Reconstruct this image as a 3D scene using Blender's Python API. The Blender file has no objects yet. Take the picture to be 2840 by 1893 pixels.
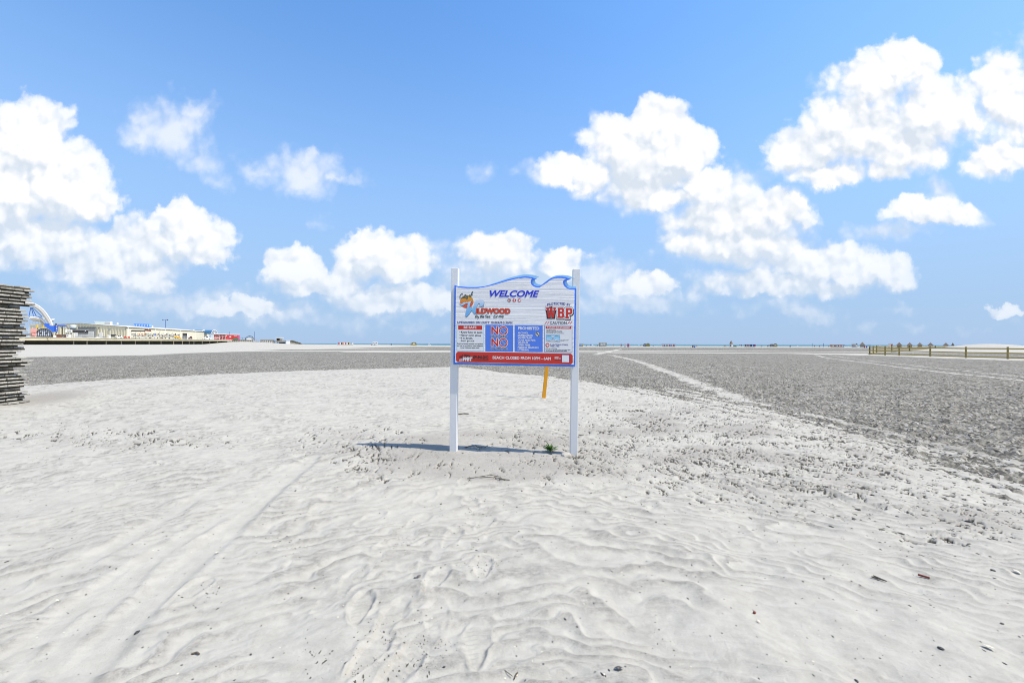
import bpy, bmesh, math, random
import numpy as np
from mathutils import Matrix, Vector
R = math.radians
random.seed(7)
scene = bpy.context.scene
COL = scene.collection

# ------------------------------------------------------------------ camera
F = 1150.0                                   # focal length in photo pixels (photo is 2840 wide)
CAMZ = 1.55
cam_d = bpy.data.cameras.new('camera')
cam = bpy.data.objects.new('camera', cam_d); COL.objects.link(cam)
cam_d.sensor_width = 36.0
cam_d.lens = 36.0 * F / 2840.0
cam_d.clip_start = 0.05; cam_d.clip_end = 60000
CAMROT = Matrix.Rotation(R(90 + 0.33), 4, 'X') @ Matrix.Rotation(R(0.15), 4, 'Z')
cam.matrix_world = Matrix.Translation((0, 0, CAMZ)) @ CAMROT
scene.camera = cam

def at(px, py, Y):
    """world point seen at photo pixel (px, py) at depth Y"""
    d = CAMROT.to_3x3() @ Vector(((px - 1420) / F, (946.5 - py) / F, -1.0))
    return Vector((0, 0, CAMZ)) + d * (Y / d.y)

# ------------------------------------------------------------------ light
SUN_DIR = Vector((0.57, -0.125, 1.0)).normalized()
sun_el = math.asin(SUN_DIR.z)
sun_az = math.atan2(SUN_DIR.x, SUN_DIR.y)     # clockwise from +Y
sd = bpy.data.lights.new('sun', 'SUN'); sd.energy = 3.3; sd.angle = R(0.53); sd.color = (1.0, 0.92, 0.80)
sun = bpy.data.objects.new('sun', sd); COL.objects.link(sun)
sun.rotation_euler = (-SUN_DIR).to_track_quat('-Z', 'Y').to_euler()

scene.view_settings.view_transform = 'Standard'
scene.view_settings.look = 'None'
scene.view_settings.exposure = 0.9
scene.view_settings.gamma = 1.0
scene.view_settings.use_curve_mapping = False
scene.cycles.pixel_filter_type = 'BLACKMAN_HARRIS'; scene.cycles.filter_width = 1.0
scene.cycles.max_bounces = 5
scene.cycles.diffuse_bounces = 3
scene.cycles.use_adaptive_sampling = True
scene.cycles.adaptive_threshold = 0.012

# ------------------------------------------------------------------ world: Nishita sky with procedural cumulus
world = bpy.data.worlds.new('World'); scene.world = world
world.use_nodes = True
world.cycles.sampling_method = 'MANUAL'; world.cycles.sample_map_resolution = 512
NT = world.node_tree; NT.nodes.clear()

class NB:
    """tiny helper to write node graphs"""
    def __init__(s, nt): s.nt = nt
    def n(s, t, **kw):
        n = s.nt.nodes.new(t)
        for k, v in kw.items(): setattr(n, k, v)
        return n
    def put(s, sock, v):
        if isinstance(v, bpy.types.NodeSocket): s.nt.links.new(v, sock)
        elif v is not None:
            if hasattr(sock.default_value, '__len__') and hasattr(v, '__len__') and len(sock.default_value) == 4 and len(v) == 3: v = (*v, 1)
            sock.default_value = v
    def m(s, op, a, b=None, c=None, clamp=False):
        n = s.n('ShaderNodeMath', operation=op, use_clamp=clamp)
        for i, v in enumerate((a, b, c)):
            if v is not None: s.put(n.inputs[i], v)
        return n.outputs[0]
    def v(s, op, a, b=None, c=None):
        n = s.n('ShaderNodeVectorMath', operation=op)
        for i, x in enumerate((a, b, c)):
            if x is not None: s.put(n.inputs[i], x)
        return n.outputs['Value'] if op in ('LENGTH', 'DOT_PRODUCT', 'DISTANCE') else n.outputs[0]
    def mix(s, f, a, b, mode='MIX'):
        n = s.n('ShaderNodeMix', data_type='RGBA', blend_type=mode)
        s.put(n.inputs['Factor'], f); s.put(n.inputs['A'], a); s.put(n.inputs['B'], b)
        return n.outputs['Result']
    def noise(s, vec, scale, detail=4, rough=.5, dist=0, out='Fac', lac=2.0, dim='3D'):
        n = s.n('ShaderNodeTexNoise', noise_dimensions=dim)
        s.put(n.inputs['Vector'], vec); n.inputs['Scale'].default_value = scale
        n.inputs['Detail'].default_value = detail; n.inputs['Roughness'].default_value = rough
        n.inputs['Distortion'].default_value = dist; n.inputs['Lacunarity'].default_value = lac
        return n.outputs[out]
    def ss(s, x, a, b):
        n = s.n('ShaderNodeMapRange', interpolation_type='SMOOTHSTEP')
        s.put(n.inputs[0], x); n.inputs[1].default_value = a; n.inputs[2].default_value = b
        return n.outputs[0]
    def lin(s, x, a, b, c=0, d=1):
        n = s.n('ShaderNodeMapRange')
        s.put(n.inputs[0], x); n.inputs[1].default_value = a; n.inputs[2].default_value = b
        n.inputs[3].default_value = c; n.inputs[4].default_value = d
        return n.outputs[0]
    def comb(s, x, y, z=0.0):
        n = s.n('ShaderNodeCombineXYZ')
        for i, q in enumerate((x, y, z)): s.put(n.inputs[i], q)
        return n.outputs[0]
    def sep(s, v):
        n = s.n('ShaderNodeSeparateXYZ'); s.put(n.inputs[0], v); return n.outputs

W = NB(NT)
tc = W.n('ShaderNodeTexCoord').outputs['Generated']
sky = W.n('ShaderNodeTexSky', sky_type='NISHITA', sun_disc=False, sun_elevation=sun_el, sun_rotation=sun_az,
          altitude=0, air_density=1.0, dust_density=0.4, ozone_density=2.5)
hsv = W.n('ShaderNodeHueSaturation'); hsv.inputs['Saturation'].default_value = 1.21
NT.links.new(sky.outputs[0], hsv.inputs['Color'])
dx, dy, dz = W.sep(tc)
SKYC = W.mix(W.m('MULTIPLY', W.ss(dz, .70, .02), .95), hsv.outputs[0], (1.30, 1.92, 2.90))
STRENGTH = 0.15
CL = 3.75
def cloud_colour(light): return W.mix(light, (.68 * CL, .755 * CL, .85 * CL), (1.02 * CL, 1.02 * CL, 1.02 * CL))
def background(col):
    b = W.n('ShaderNodeBackground'); W.put(b.inputs[0], col); b.inputs[1].default_value = STRENGTH
    return b.outputs[0]
def mixsh(f, a, b):
    n = W.n('ShaderNodeMixShader'); W.put(n.inputs[0], f); NT.links.new(a, n.inputs[1]); NT.links.new(b, n.inputs[2])
    return n.outputs[0]
dys = W.m('MAXIMUM', dy, 0.2)
# seaward cloud bank: coordinates on a plane one unit ahead (u to the right, v up, 1.0 = 45 degrees)
u0 = W.m('DIVIDE', dx, dys); v0 = W.m('DIVIDE', dz, dys)
P = W.comb(u0, v0, 0.0)
w1 = W.v('SUBTRACT', W.noise(P, 5.0, 2, .5, out='Color', dim='2D'), (.5, .5, .5))
w2 = W.v('SUBTRACT', W.noise(W.v('ADD', P, (3.1, 1.7, .4)), 15.0, 6, .60, out='Color', dim='2D'), (.5, .5, .5))
PW = W.v('MULTIPLY_ADD', w1, (.085, .065, 0), P)
PW = W.v('MULTIPLY_ADD', w2, (.070, .060, 0), PW)
def billow(vec, sc, det=2.0):
    n = W.n('ShaderNodeTexVoronoi', feature='SMOOTH_F1', distance='EUCLIDEAN', voronoi_dimensions='2D')
    W.put(n.inputs['Vector'], vec); n.inputs['Scale'].default_value = sc
    n.inputs['Detail'].default_value = det; n.inputs['Roughness'].default_value = .55; n.inputs['Smoothness'].default_value = .5
    return n.outputs['Distance']
cvec = W.v('MULTIPLY_ADD', w2, (.025, .025, .0), P)
b0 = billow(cvec, 15.0)
b1 = billow(W.v('ADD', cvec, (.010, .018, 0)), 15.0)
nz = W.noise(cvec, 30.0, 5, .62, dim='2D')
veil = W.m('MULTIPLY', W.ss(dz, .26, .0), .45)
# puffs: (x, y, half width, half height, strength) in a 2352 x 1568 layout of the view, horizon at 790
PUFFS = [
 (55,330,120,105,1),(130,430,120,125,1),(20,450,150,130,1),(200,465,55,60,.9),(40,545,230,55,.95),
 (300,560,130,55,.8),(425,545,100,68,1),(395,500,62,30,.9),(490,590,62,36,.85),(250,605,175,62,1),(335,642,66,36,1),(90,580,160,52,.9),(300,505,45,14,.6),
 (385,292,92,66,.74),(428,248,40,28,.6),(330,322,40,36,.55),(455,368,70,46,.5),(500,420,60,30,.3),
 (690,402,96,48,.78),(712,362,26,26,.6),(775,410,56,16,.55),(595,402,56,28,.45),(735,510,26,30,.35),
 (668,622,66,54,1),(695,662,70,36,.9),(622,640,26,30,.7),
 (868,598,108,62,1),(838,560,52,28,.9),(905,620,88,50,1),(790,645,60,50,.9),(962,640,32,62,.75),(890,690,200,40,.85),
 (1132,585,82,52,.95),(1108,548,26,25,.7),(1288,600,62,36,.9),(1045,575,30,30,.6),(1180,640,200,60,.75),(975,572,66,24,.5),
 (1490,385,140,108,1),(1420,332,105,70,1),(1500,278,66,54,1),(1345,392,120,44,.9),(1245,402,66,24,.6),(1562,345,78,80,1),(1605,422,70,62,1),(1525,455,125,34,.9),(1360,262,22,16,.35),(1320,300,22,16,.35),
 (1655,440,56,50,.85),(1700,405,66,36,.7),(1115,385,40,30,.3),
 (1690,505,195,70,.9),(1795,480,98,56,.95),(1705,570,200,64,.95),(1850,600,190,52,.9),(1985,622,115,44,1),(1800,650,230,34,.85),(2050,648,54,28,.8),
 (2072,150,80,62,1),(1995,185,105,70,1),(2140,255,130,92,1),(1980,295,150,92,1),(1845,340,105,56,1),(1900,392,105,36,.95),(2085,335,120,74,1),(2300,235,90,115,.86),(2285,355,82,50,.95),(2325,165,66,66,.5),(2040,392,90,30,.9),(1905,190,40,50,.45),(1870,300,50,30,.5),(2340,100,40,50,.35),
 (2140,488,112,34,.85),(2150,440,46,28,.7),(2222,490,60,22,.75),(2040,535,95,24,.65),
 (560,714,115,27,.95),(400,690,180,34,.7),(250,690,130,26,.65),(640,735,200,24,.65),(1495,658,66,30,.85),(1440,690,160,28,.72),(1605,672,30,24,.6),(1850,716,62,20,.75),(1770,700,95,24,.5),(2302,712,45,17,.9),(2065,706,42,14,.45),(1380,645,75,46,.72),(150,680,160,20,.4),(2060,745,300,12,.25),(900,745,300,14,.3),
]
GREYS = [(60,525,210,38),(230,585,160,26),(330,590,60,40),(1690,520,150,60),(1700,600,150,60),(1790,640,160,30),(1480,420,60,60),(2060,300,70,50),(1880,330,60,40),(440,600,60,30),(680,675,60,24),(880,690,120,30),(1130,640,120,40),(1985,665,120,14),(2150,520,90,22),(1430,450,70,30),(300,665,110,14),(840,640,60,30)]
KP = 1.2075 / F
def bank(lo, hi):
    """the clouds whose centre lies between the layout columns lo and hi"""
    acc = gacc = thin = top = None
    for (x, y, a, b, w) in PUFFS:
        if x + a * 1.6 < lo or x - a * 1.6 > hi: continue
        cx, cy, ra, rb = (x - 1176) * KP, (790 - y) * KP, a * KP * 1.12, b * KP * 1.15
        faint = w < .79
        if faint: ra, rb, w = ra * 1.15, rb * 1.15, w / .8
        q = W.v('MULTIPLY_ADD', PW, (1 / ra, 1 / rb, 0), (-cx / ra, -cy / rb, 0))
        val = W.m('MULTIPLY_ADD', W.v('LENGTH', q), -w, 1.1 * w)
        if faint: thin = val if thin is None else W.m('SMOOTH_MAX', thin, val, 0.12)
        else:
            acc = val if acc is None else W.m('SMOOTH_MAX', acc, val, 0.10)
            # the same cloud a little nearer the sun, for lit tops and shaded bases
            q2 = W.v('ADD', q, (.016 / ra, .050 / rb, 0)); v2 = W.m('MULTIPLY_ADD', W.v('LENGTH', q2), -w, 1.1 * w)
            top = v2 if top is None else W.m('MAXIMUM', top, v2)
    for (x, y, a, b) in GREYS:
        if x + a * 1.6 < lo or x - a * 1.6 > hi: continue
        cx, cy, ra, rb = (x - 1176) * KP, (790 - y) * KP, a * KP * 1.5, b * KP * 1.5
        val = W.m('SUBTRACT', 1.0, W.v('LENGTH', W.v('MULTIPLY_ADD', PW, (1 / ra, 1 / rb, 0), (-cx / ra, -cy / rb, 0))))
        gacc = val if gacc is None else W.m('MAXIMUM', gacc, val)
    rag = W.m('ADD', W.m('MULTIPLY', W.m('SUBTRACT', .42, b0), .26), W.m('MULTIPLY', W.m('SUBTRACT', nz, .5), .15))
    dens = W.m('ADD', acc, rag)
    dthin = W.m('MULTIPLY_ADD', rag, 1.6, thin)
    under = W.ss(W.m('ADD', W.m('SUBTRACT', top, acc), W.m('MULTIPLY', W.m('SUBTRACT', b0, .42), .35)), -.12, .42)
    ar = W.n('ShaderNodeMapRange', interpolation_type='SMOOTHSTEP'); W.put(ar.inputs[0], dens); ar.inputs[1].default_value = -.01; W.put(ar.inputs[2], W.m('MULTIPLY_ADD', under, .30, .23))
    alpha = W.m('MULTIPLY', ar.outputs[0], W.m('MULTIPLY_ADD', W.ss(dens, 0.10, 0.55), .2, .8))
    athin = W.m('MULTIPLY', W.ss(dthin, -.10, .80), .88)
    light = W.m('MULTIPLY_ADD', W.m('SUBTRACT', b1, b0), 1.1, 1.08)
    light = W.m('ADD', light, W.m('MULTIPLY', W.m('SUBTRACT', nz, .5), .06))
    light = W.m('SUBTRACT', light, W.m('MULTIPLY', under, .60))
    light = W.m('SUBTRACT', light, W.m('MULTIPLY', W.ss(gacc, -.6, .9), .48), clamp=True)
    ccol = W.mix(veil, cloud_colour(light), SKYC)
    return background(W.mix(alpha, W.mix(athin, SKYC, W.mix(.25, ccol, SKYC)), ccol))
SPLIT = 1000
ahead = mixsh(W.m('GREATER_THAN', u0, (SPLIT - 1176) * KP), bank(-900, SPLIT + 40), bank(SPLIT - 40, 3300))
# the same kind of scattered cumulus all round the rest of the sky
gd = W.m('MULTIPLY', W.m('SUBTRACT', W.noise(W.v('MULTIPLY', tc, (1, 1, 2.2)), 2.6, 7, .58), .51), 3.0)
gd = W.m('MULTIPLY_ADD', W.ss(dz, .85, .45), 0.9, W.m('SUBTRACT', gd, .9))
rest = background(W.mix(W.m('MULTIPLY', W.ss(gd, -.1, .4), W.m('MULTIPLY', W.ss(dz, .0, .08), .9)), SKYC, cloud_colour(W.lin(gd, 0, 1, .95, .6))))
seaward = W.m('MULTIPLY', W.ss(dy, 0.28, 0.40), W.m('MULTIPLY', W.ss(W.m('ABSOLUTE', u0), 1.62, 1.34), W.m('MULTIPLY', W.ss(v0, 1.35, .95), W.ss(dz, -.06, -.02))))
wo = W.n('ShaderNodeOutputWorld'); NT.links.new(mixsh(seaward, rest, ahead), wo.inputs[0])

# ------------------------------------------------------------------ small building tools
def srgb(r, g, b):
    f = lambda c: c / 12.92 if c <= .04045 else ((c + .055) / 1.055) ** 2.4
    return tuple(f(c / 255) for c in (r, g, b))
MATS = {}
def mat(name, col, rough=.6, var=.12, scale=6.0, metal=0.0, bump=0.0, bscale=40.0, emit=None, spec=.4, alpha=None, stretch=(1, 1, 1)):
    """plain painted / wooden / plastic surface with grain and wear"""
    if name in MATS: return MATS[name]
    m = bpy.data.materials.new(name); m.use_nodes = True; MATS[name] = m
    nt = m.node_tree; B = NB(nt); p = nt.nodes['Principled BSDF']
    p.inputs['Roughness'].default_value = rough; p.inputs['Metallic'].default_value = metal
    p.inputs['Specular IOR Level'].default_value = spec
    oc = B.n('ShaderNodeTexCoord').outputs['Object']
    if stretch != (1, 1, 1): oc = B.v('MULTIPLY', oc, stretch)
    oi = B.n('ShaderNodeObjectInfo').outputs['Random']
    n = B.noise(oc, scale, 5, .6)
    f = B.m('ADD', B.m('MULTIPLY', B.m('SUBTRACT', n, .5), 2 * var), B.m('MULTIPLY', B.m('SUBTRACT', oi, .5), var * .8))
    g = B.m('ADD', 1.0, f)
    c = B.v('SCALE', (col[0], col[1], col[2])); nt.links.new(g, c.node.inputs['Scale'])
    nt.links.new(c, p.inputs['Base Color'])
    if bump:
        b = B.n('ShaderNodeBump'); b.inputs['Strength'].default_value = 1; b.inputs['Distance'].default_value = bump
        nt.links.new(B.noise(oc, bscale, 4, .6), b.inputs['Height']); nt.links.new(b.outputs[0], p.inputs['Normal'])
    return m

class MB:
    """collects simple solids and links them as ONE mesh object"""
    def __init__(s): s.v = []; s.f = []
    def add(s, vs, fs):
        o = len(s.v); s.v += [tuple(v) for v in vs]; s.f += [tuple(i + o for i in f) for f in fs]; return s
    def box(s, c, d, rz=0.0, M=None):
        x, y, z = d[0] / 2, d[1] / 2, d[2] / 2
        vs = [Vector((a * x, b * y, e * z)) for e in (-1, 1) for a, b in ((-1, -1), (1, -1), (1, 1), (-1, 1))]
        q = Matrix.Rotation(rz, 3, 'Z') if M is None else M
        vs = [q @ v + Vector(c) for v in vs]
        return s.add(vs, [(3, 2, 1, 0), (4, 5, 6, 7), (0, 1, 5, 4), (1, 2, 6, 5), (2, 3, 7, 6), (3, 0, 4, 7)])
    def tube(s, a, b, r, n=8, r2=None, cap=True):
        a, b = Vector(a), Vector(b); d = (b - a)
        if d.length < 1e-6: return s
        q = d.to_track_quat('Z', 'Y'); r2 = r if r2 is None else r2
        vs = [a + q @ Vector((r * math.cos(t * 2 * math.pi / n), r * math.sin(t * 2 * math.pi / n), 0)) for t in range(n)]
        vs += [b + q @ Vector((r2 * math.cos(t * 2 * math.pi / n), r2 * math.sin(t * 2 * math.pi / n), 0)) for t in range(n)]
        fs = [(t, (t + 1) % n, n + (t + 1) % n, n + t) for t in range(n)]
        if cap: fs += [tuple(range(n - 1, -1, -1)), tuple(range(n, 2 * n))]
        return s.add(vs, fs)
    def beam(s, a, b, w, h):
        """rectangular bar from a to b, w across, h up"""
        a, b = Vector(a), Vector(b); d = (b - a).normalized()
        x = d.cross(Vector((0, 0, 1)))
        x = Vector((1, 0, 0)) if x.length < 1e-4 else x.normalized()
        z = x.cross(d)
        vs = [p + x * (i * w / 2) + z * (j * h / 2) for p in (a, b) for i, j in ((-1, -1), (1, -1), (1, 1), (-1, 1))]
        return s.add(vs, [(3, 2, 1, 0), (4, 5, 6, 7), (0, 1, 5, 4), (1, 2, 6, 5), (2, 3, 7, 6), (3, 0, 4, 7)])
    def prism(s, pts, a, axis='Y', depth=1.0):
        """outline pts in the plane across axis, from a to a + depth"""
        n = len(pts)
        if axis == 'Y': f = lambda p, t: (p[0], t, p[1])
        elif axis == 'X': f = lambda p, t: (t, p[0], p[1])
        else: f = lambda p, t: (p[0], p[1], t)
        vs = [f(p, a) for p in pts] + [f(p, a + depth) for p in pts]
        return s.add(vs, [tuple(range(n)), tuple(range(2 * n - 1, n - 1, -1))] + [(i, (i + 1) % n, n + (i + 1) % n, n + i) for i in range(n)])
    def lathe(s, prof, c=(0, 0, 0), n=12):
        vs = []; fs = []
        for r, z in prof:
            vs += [(c[0] + r * math.cos(t * 2 * math.pi / n), c[1] + r * math.sin(t * 2 * math.pi / n), c[2] + z) for t in range(n)]
        for k in range(len(prof) - 1):
            fs += [(k * n + t, k * n + (t + 1) % n, (k + 1) * n + (t + 1) % n, (k + 1) * n + t) for t in range(n)]
        fs += [tuple(range(n - 1, -1, -1)), tuple(range((len(prof) - 1) * n, len(prof) * n))]
        return s.add(vs, fs)
    def build(s, name, m, parent=None, smooth=False, fix=True):
        me = bpy.data.meshes.new(name); me.from_pydata(s.v, [], s.f)
        if fix:
            b = bmesh.new(); b.from_mesh(me); bmesh.ops.recalc_face_normals(b, faces=b.faces); b.to_mesh(me); b.free()
        me.materials.append(m)
        if smooth: me.polygons.foreach_set('use_smooth', [True] * len(me.polygons))
        o = bpy.data.objects.new(name, me); COL.objects.link(o)
        if parent: o.parent = parent
        return o
def tag(o, label=None, cat=None, group=None, kind=None):
    for k, v in (('label', label), ('category', cat), ('group', group), ('kind', kind)):
        if v: o[k] = v
    return o
def empty(name, loc, label, cat, group=None, rz=0.0):
    o = bpy.data.objects.new(name, None); COL.objects.link(o); o.location = loc; o.rotation_euler.z = rz
    o.empty_display_size = .2
    return tag(o, label, cat, group)
def copy_tree(o, parent=None):
    c = o.copy(); COL.objects.link(c)
    if parent: c.parent = parent
    for ch in list(o.children): copy_tree(ch, c)
    return c

# ------------------------------------------------------------------ noise for the ground
_rng = np.random.RandomState(3)
_G = np.stack([np.cos(np.arange(256) * 2 * np.pi / 256), np.sin(np.arange(256) * 2 * np.pi / 256)], 1)[_rng.permutation(256)]
_PERM = _rng.permutation(4096).astype(np.int64)
def pn(x, y, seed=0):
    """gradient noise, about -1..1"""
    xi = np.floor(x); yi = np.floor(y); fx = x - xi; fy = y - yi
    xi = xi.astype(np.int64) + seed * 131; yi = yi.astype(np.int64) + seed * 57
    def g(ix, iy, ax, ay):
        h = _PERM[(_PERM[ix & 4095] + iy) & 4095] & 255
        q = _G[h]; return q[..., 0] * ax + q[..., 1] * ay
    u = fx * fx * fx * (fx * (fx * 6 - 15) + 10); v = fy * fy * fy * (fy * (fy * 6 - 15) + 10)
    a = g(xi, yi, fx, fy); b = g(xi + 1, yi, fx - 1, fy); c = g(xi, yi + 1, fx, fy - 1); d = g(xi + 1, yi + 1, fx - 1, fy - 1)
    return (a + (b - a) * u + (c - a) * v + (a - b - c + d) * u * v) * 1.5
def fb(x, y, seed, octs=3, rough=.5):
    t = 0; amp = 1.0
    for k in range(octs):
        t = t + amp * pn(x * 2 ** k, y * 2 ** k, seed + k); amp *= rough
    return t
def sst(x, a, b):
    t = np.clip((x - a) / (b - a), 0, 1); return t * t * (3 - 2 * t)
HOR = lambda px: 952.8 + (px - 1420) * 0.0026
def ground_pt(px, py, H=CAMZ):
    """where the line of sight through a photo pixel meets level ground H below the eye"""
    Z = F * H / (py - HOR(px)); return ((px - 1420) / F * Z, Z)
LOW = 1.72                                   # eye height above the shell flat
def bearing_curve(pts, H):
    q = np.array([ground_pt(x, y, H) for x, y in pts]); return q[:, 0] / q[:, 1], q[:, 1]
NB_U, NB_Z = bearing_curve([(-600,1105),(-200,1085),(75,1068),(400,1045),(700,1031),(1000,1021),(1250,1015),(1300,1018),(1400,1033),(1500,1042),(1620,1056),(1800,1082),(1950,1098),(2200,1150),(2350,1195),(2550,1258),(2700,1305),(2840,1350),(3200,1480),(3600,1600)], 1.64)
FB_U, FB_Z = bearing_curve([(-600,1000),(80,988),(400,983),(600,975),(900,966),(1200,961.6),(1700,961),(2400,962.5),(3400,964)], LOW)
TRACKS = [  # (points in photo pixels, width m, strength)
 ([(1690,984),(1735,992),(1800,1012),(1900,1050),(1960,1072),(2080,1112)], .78, .74), ([(1705,984),(1760,996),(1830,1018),(1940,1058),(2020,1085)], .4, .55),
 ([(2262,984),(2290,991),(2400,1005),(2600,1030),(2840,1056),(3000,1072)], .55, .72), ([(2300,984),(2345,991),(2450,1003),(2640,1024),(2900,1052)], .5, .62),
 ([(1000,975),(1600,976.3),(2000,977.5),(2400,981)], 8.5, 1.0), ([(1300,972.4),(1750,972.4),(2000,972.6),(2500,976)], 9.0, 1.0), ([(200,979),(700,973),(1250,972.5)], 12.0, .9), ([(400,971),(900,966.8),(1150,966)],13.0,.85),
 ([(2200,979),(2400,983),(2600,989),(2840,996.5),(3100,1004)], 10.0, 1.05), ([(1650,983),(1690,974),(1722,967)], 1.4, .8),
 ([(1905,1017),(2000,1017.5),(2135,1018)], .22, .75), ([(1680,1000),(1900,1001)], .2, .3), ([(1650,1016),(1750,1017)], .25, .45), ([(2200,1012),(2840,1022)], .2, .2),
 ([(2200,1135),(2450,1195),(2840,1290)], .35, .55), ([(1950,1105),(2300,1180),(2650,1262)], .3, .6), ([(2050,1115),(2500,1160),(2840,1205)], .25, .4), ([(2350,1150),(2840,1250)], .2, .35)]
def track_mask(x, y, H=LOW):
    out = np.zeros_like(x)
    for pts, w, s in TRACKS:
        q = [ground_pt(a, b, H) for a, b in pts]; d2 = np.full_like(x, 1e9)
        for (ax, ay), (bx, by) in zip(q[:-1], q[1:]):
            vx, vy = bx - ax, by - ay; t = np.clip(((x - ax) * vx + (y - ay) * vy) / (vx * vx + vy * vy), 0, 1)
            d2 = np.minimum(d2, (x - ax - t * vx) ** 2 + (y - ay - t * vy) ** 2)
        dd = np.sqrt(d2) * (1 + (.22 if w > 3 or w < .6 else .7) * pn(x / max(w * .9, .7), y / max(w * .9, .7), 70) + (.45 if .6 < w < 3 else .1) * pn(x / .3, y / .3, 71))
        out = np.maximum(out, s * sst(dd, w * .66, w * .24))
    return out
def base_height(x, y):
    """large forms of the beach, metres"""
    r = np.hypot(x, y); u = x / np.maximum(y, .5)
    zb = np.interp(u, NB_U, NB_Z)
    zb = np.where(y > 0, zb, 50)
    off = (y - zb) / np.maximum(zb, 4) * 10           # how far past the foot of the near dune
    drop = sst(off, -3.2, 1.5)
    h = -.17 * drop + .035 * pn(x / 3.3, y / 3.3, 1) * (1 - drop) + .05 * pn(x / 9, y / 9, 2)
    h = h + .10 * np.exp(-((x + 6.5) / 2.6) ** 2 - ((y - 9.2) / 1.6) ** 2) - .05 * np.exp(-((x + 9.3) / 2.0) ** 2 - ((y - 10.4) / .9) ** 2)
    h = h + .05 * np.exp(-((x + 1.6) / 1.0) ** 2 - ((y - 6.35) / .5) ** 2)
    # far beach: berm towards the pier, sand banked on the pier foot, crest and shore
    h = h + .75 * sst(u, -.08, -.42) * sst(y, 150, 235) * sst(x, -900, -300)
    py = np.array([120, 196, 240, 262, 285, 304, 318, 330, 354, 372, 385, 420, 460]); pz = np.array([.6, .55, .5, .05, .25, .55, 1.6, 2.35, 2.8, 1.9, 1.2, .4, .1])
    foot = np.interp(y, py, pz); near = np.exp(-(np.maximum(x + 222, 0) / 26.0) ** 2)
    h = np.where((x > -420) & (y > 100) & (y < 470), np.maximum(h, h + (foot - h) * near * sst(y, 110, 190)), h)
    h = h + 1.75 * np.exp(-((x - 88) / 9.5) ** 2 - ((y - 77) / 8.0) ** 2) * 1.02 + .4 * np.exp(-((x - 100) / 14) ** 2 - ((y - 77) / 9) ** 2)
    shore = 372 + 10 * pn(x / 160, x * 0 + .3, 9)
    return h - 4.6 * sst(y, shore, shore + 95)
def height_at(x, y):
    return float(base_height(np.array([float(x)]), np.array([float(y)]))[0])

PRINTS = [  # footprints: photo pixel centre, heading (deg from +Y, clockwise), length, strength
 (1003,1665,-8,.33,1.0),(1325,1765,-4,.34,1.0),(1340,1560,-3,.31,.9),(1212,1590,14,.34,.9),(1030,1790,18,.34,.9),(1165,1760,22,.32,.8),(1105,1840,30,.34,1.0),(982,1585,8,.30,.6),
 (1345,1440,20,.31,.8),(1310,1390,-30,.30,.7),(1105,1490,60,.33,.8),(1030,1425,40,.30,.6),(1165,1430,30,.30,.6),(530,1620,8,.34,.7),(705,1402,10,.30,.6),(885,1403,4,.30,.7),(925,1630,15,.32,.5),(560,1490,30,.30,.4),(1380,1480,-40,.26,.4),(1290,1330,10,.3,.5),(1240,1352,-20,.3,.4),(1180,1372,30,.3,.5),(1060,1332,20,.28,.4),(1130,1545,-10,.3,.5),(1255,1480,15,.3,.6),(1090,1690,10,.32,.7),(1215,1692,-12,.33,.6),(2785,1380,10,.3,.4),(1990,1530,10,.3,.3)]
GROOVES = [  # smooth wheel marks: points, width, depth
 ([(860,1275),(740,1370),(600,1490),(500,1570),(340,1720),(200,1870)], .20, .017), ([(800,1295),(660,1400),(480,1500),(300,1610),(60,1790)], .16, .010), ([(690,1300),(560,1370),(330,1500),(20,1660)], .14, .007),
 ([(420,1545),(280,1680),(150,1800)], .12, .008)]

# ------------------------------------------------------------------ beach: one sheet, finest near the eye
tt = np.linspace(-1.54, 1.54, 1080); ang = np.arctan(tt)
side = np.linspace(ang[-1], 2 * np.pi + ang[0], 44)[1:-1]
ang = np.concatenate([ang, side])                     # bearing clockwise from +Y
f_r = F * 1024 / 2840
k0 = f_r * CAMZ
inv = np.concatenate([np.linspace(k0 / 1.35, k0 / 15.0, 640, endpoint=False), np.linspace(k0 / 15.0, k0 / 25.0, 52, endpoint=False), np.linspace(k0 / 25.0, k0 / 74.0, 112)])
rad = np.concatenate([np.linspace(.12, 1.28, 10), f_r * CAMZ / inv, np.geomspace(75.5, 470, 85), np.geomspace(500, 9000, 14)])
NR, NA = len(rad), len(ang)
RR, AA = np.meshgrid(rad, ang, indexing='ij')
X = (RR * np.sin(AA)).ravel(); Y = (RR * np.cos(AA)).ravel()
H = base_height(X, Y)
dense = (np.abs(np.tile(np.arange(NA), NR)) < 1080) & (RR.ravel() < 75)
x = X[dense]; y = Y[dense]; r = np.hypot(x, y); u = x / np.maximum(y, .05)
zb = np.interp(u, NB_U, NB_Z); zf = np.interp(u, FB_U, FB_Z)
edge = (y - zb) / np.maximum(zb, 3)                    # 0 on the border of the shell flat
rag = .5 * pn(x / 1.3, y / 1.3, 11) + .35 * pn(x / .4, y / .4, 12) + .3 * pn(x / .15, y / .15, 13)
# streaks of blown sand that run along the border
sdir = (x * .20 - y * .98, x * .98 + y * .20)
streak = pn(sdir[0] / 2.6, sdir[1] / .35, 14) + .6 * pn(sdir[0] / 1.0, sdir[1] / .16, 15)
trk = track_mask(x, y)
gr = sst(edge + .045 * rag + .30 * streak * sst(u, -.1, .5) * sst(np.abs(edge), .65, .0), -.03, .05)
gr = gr * (1 - trk * sst(rag, -.9, .1)) * sst(zf - y, -2, 6)
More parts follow.
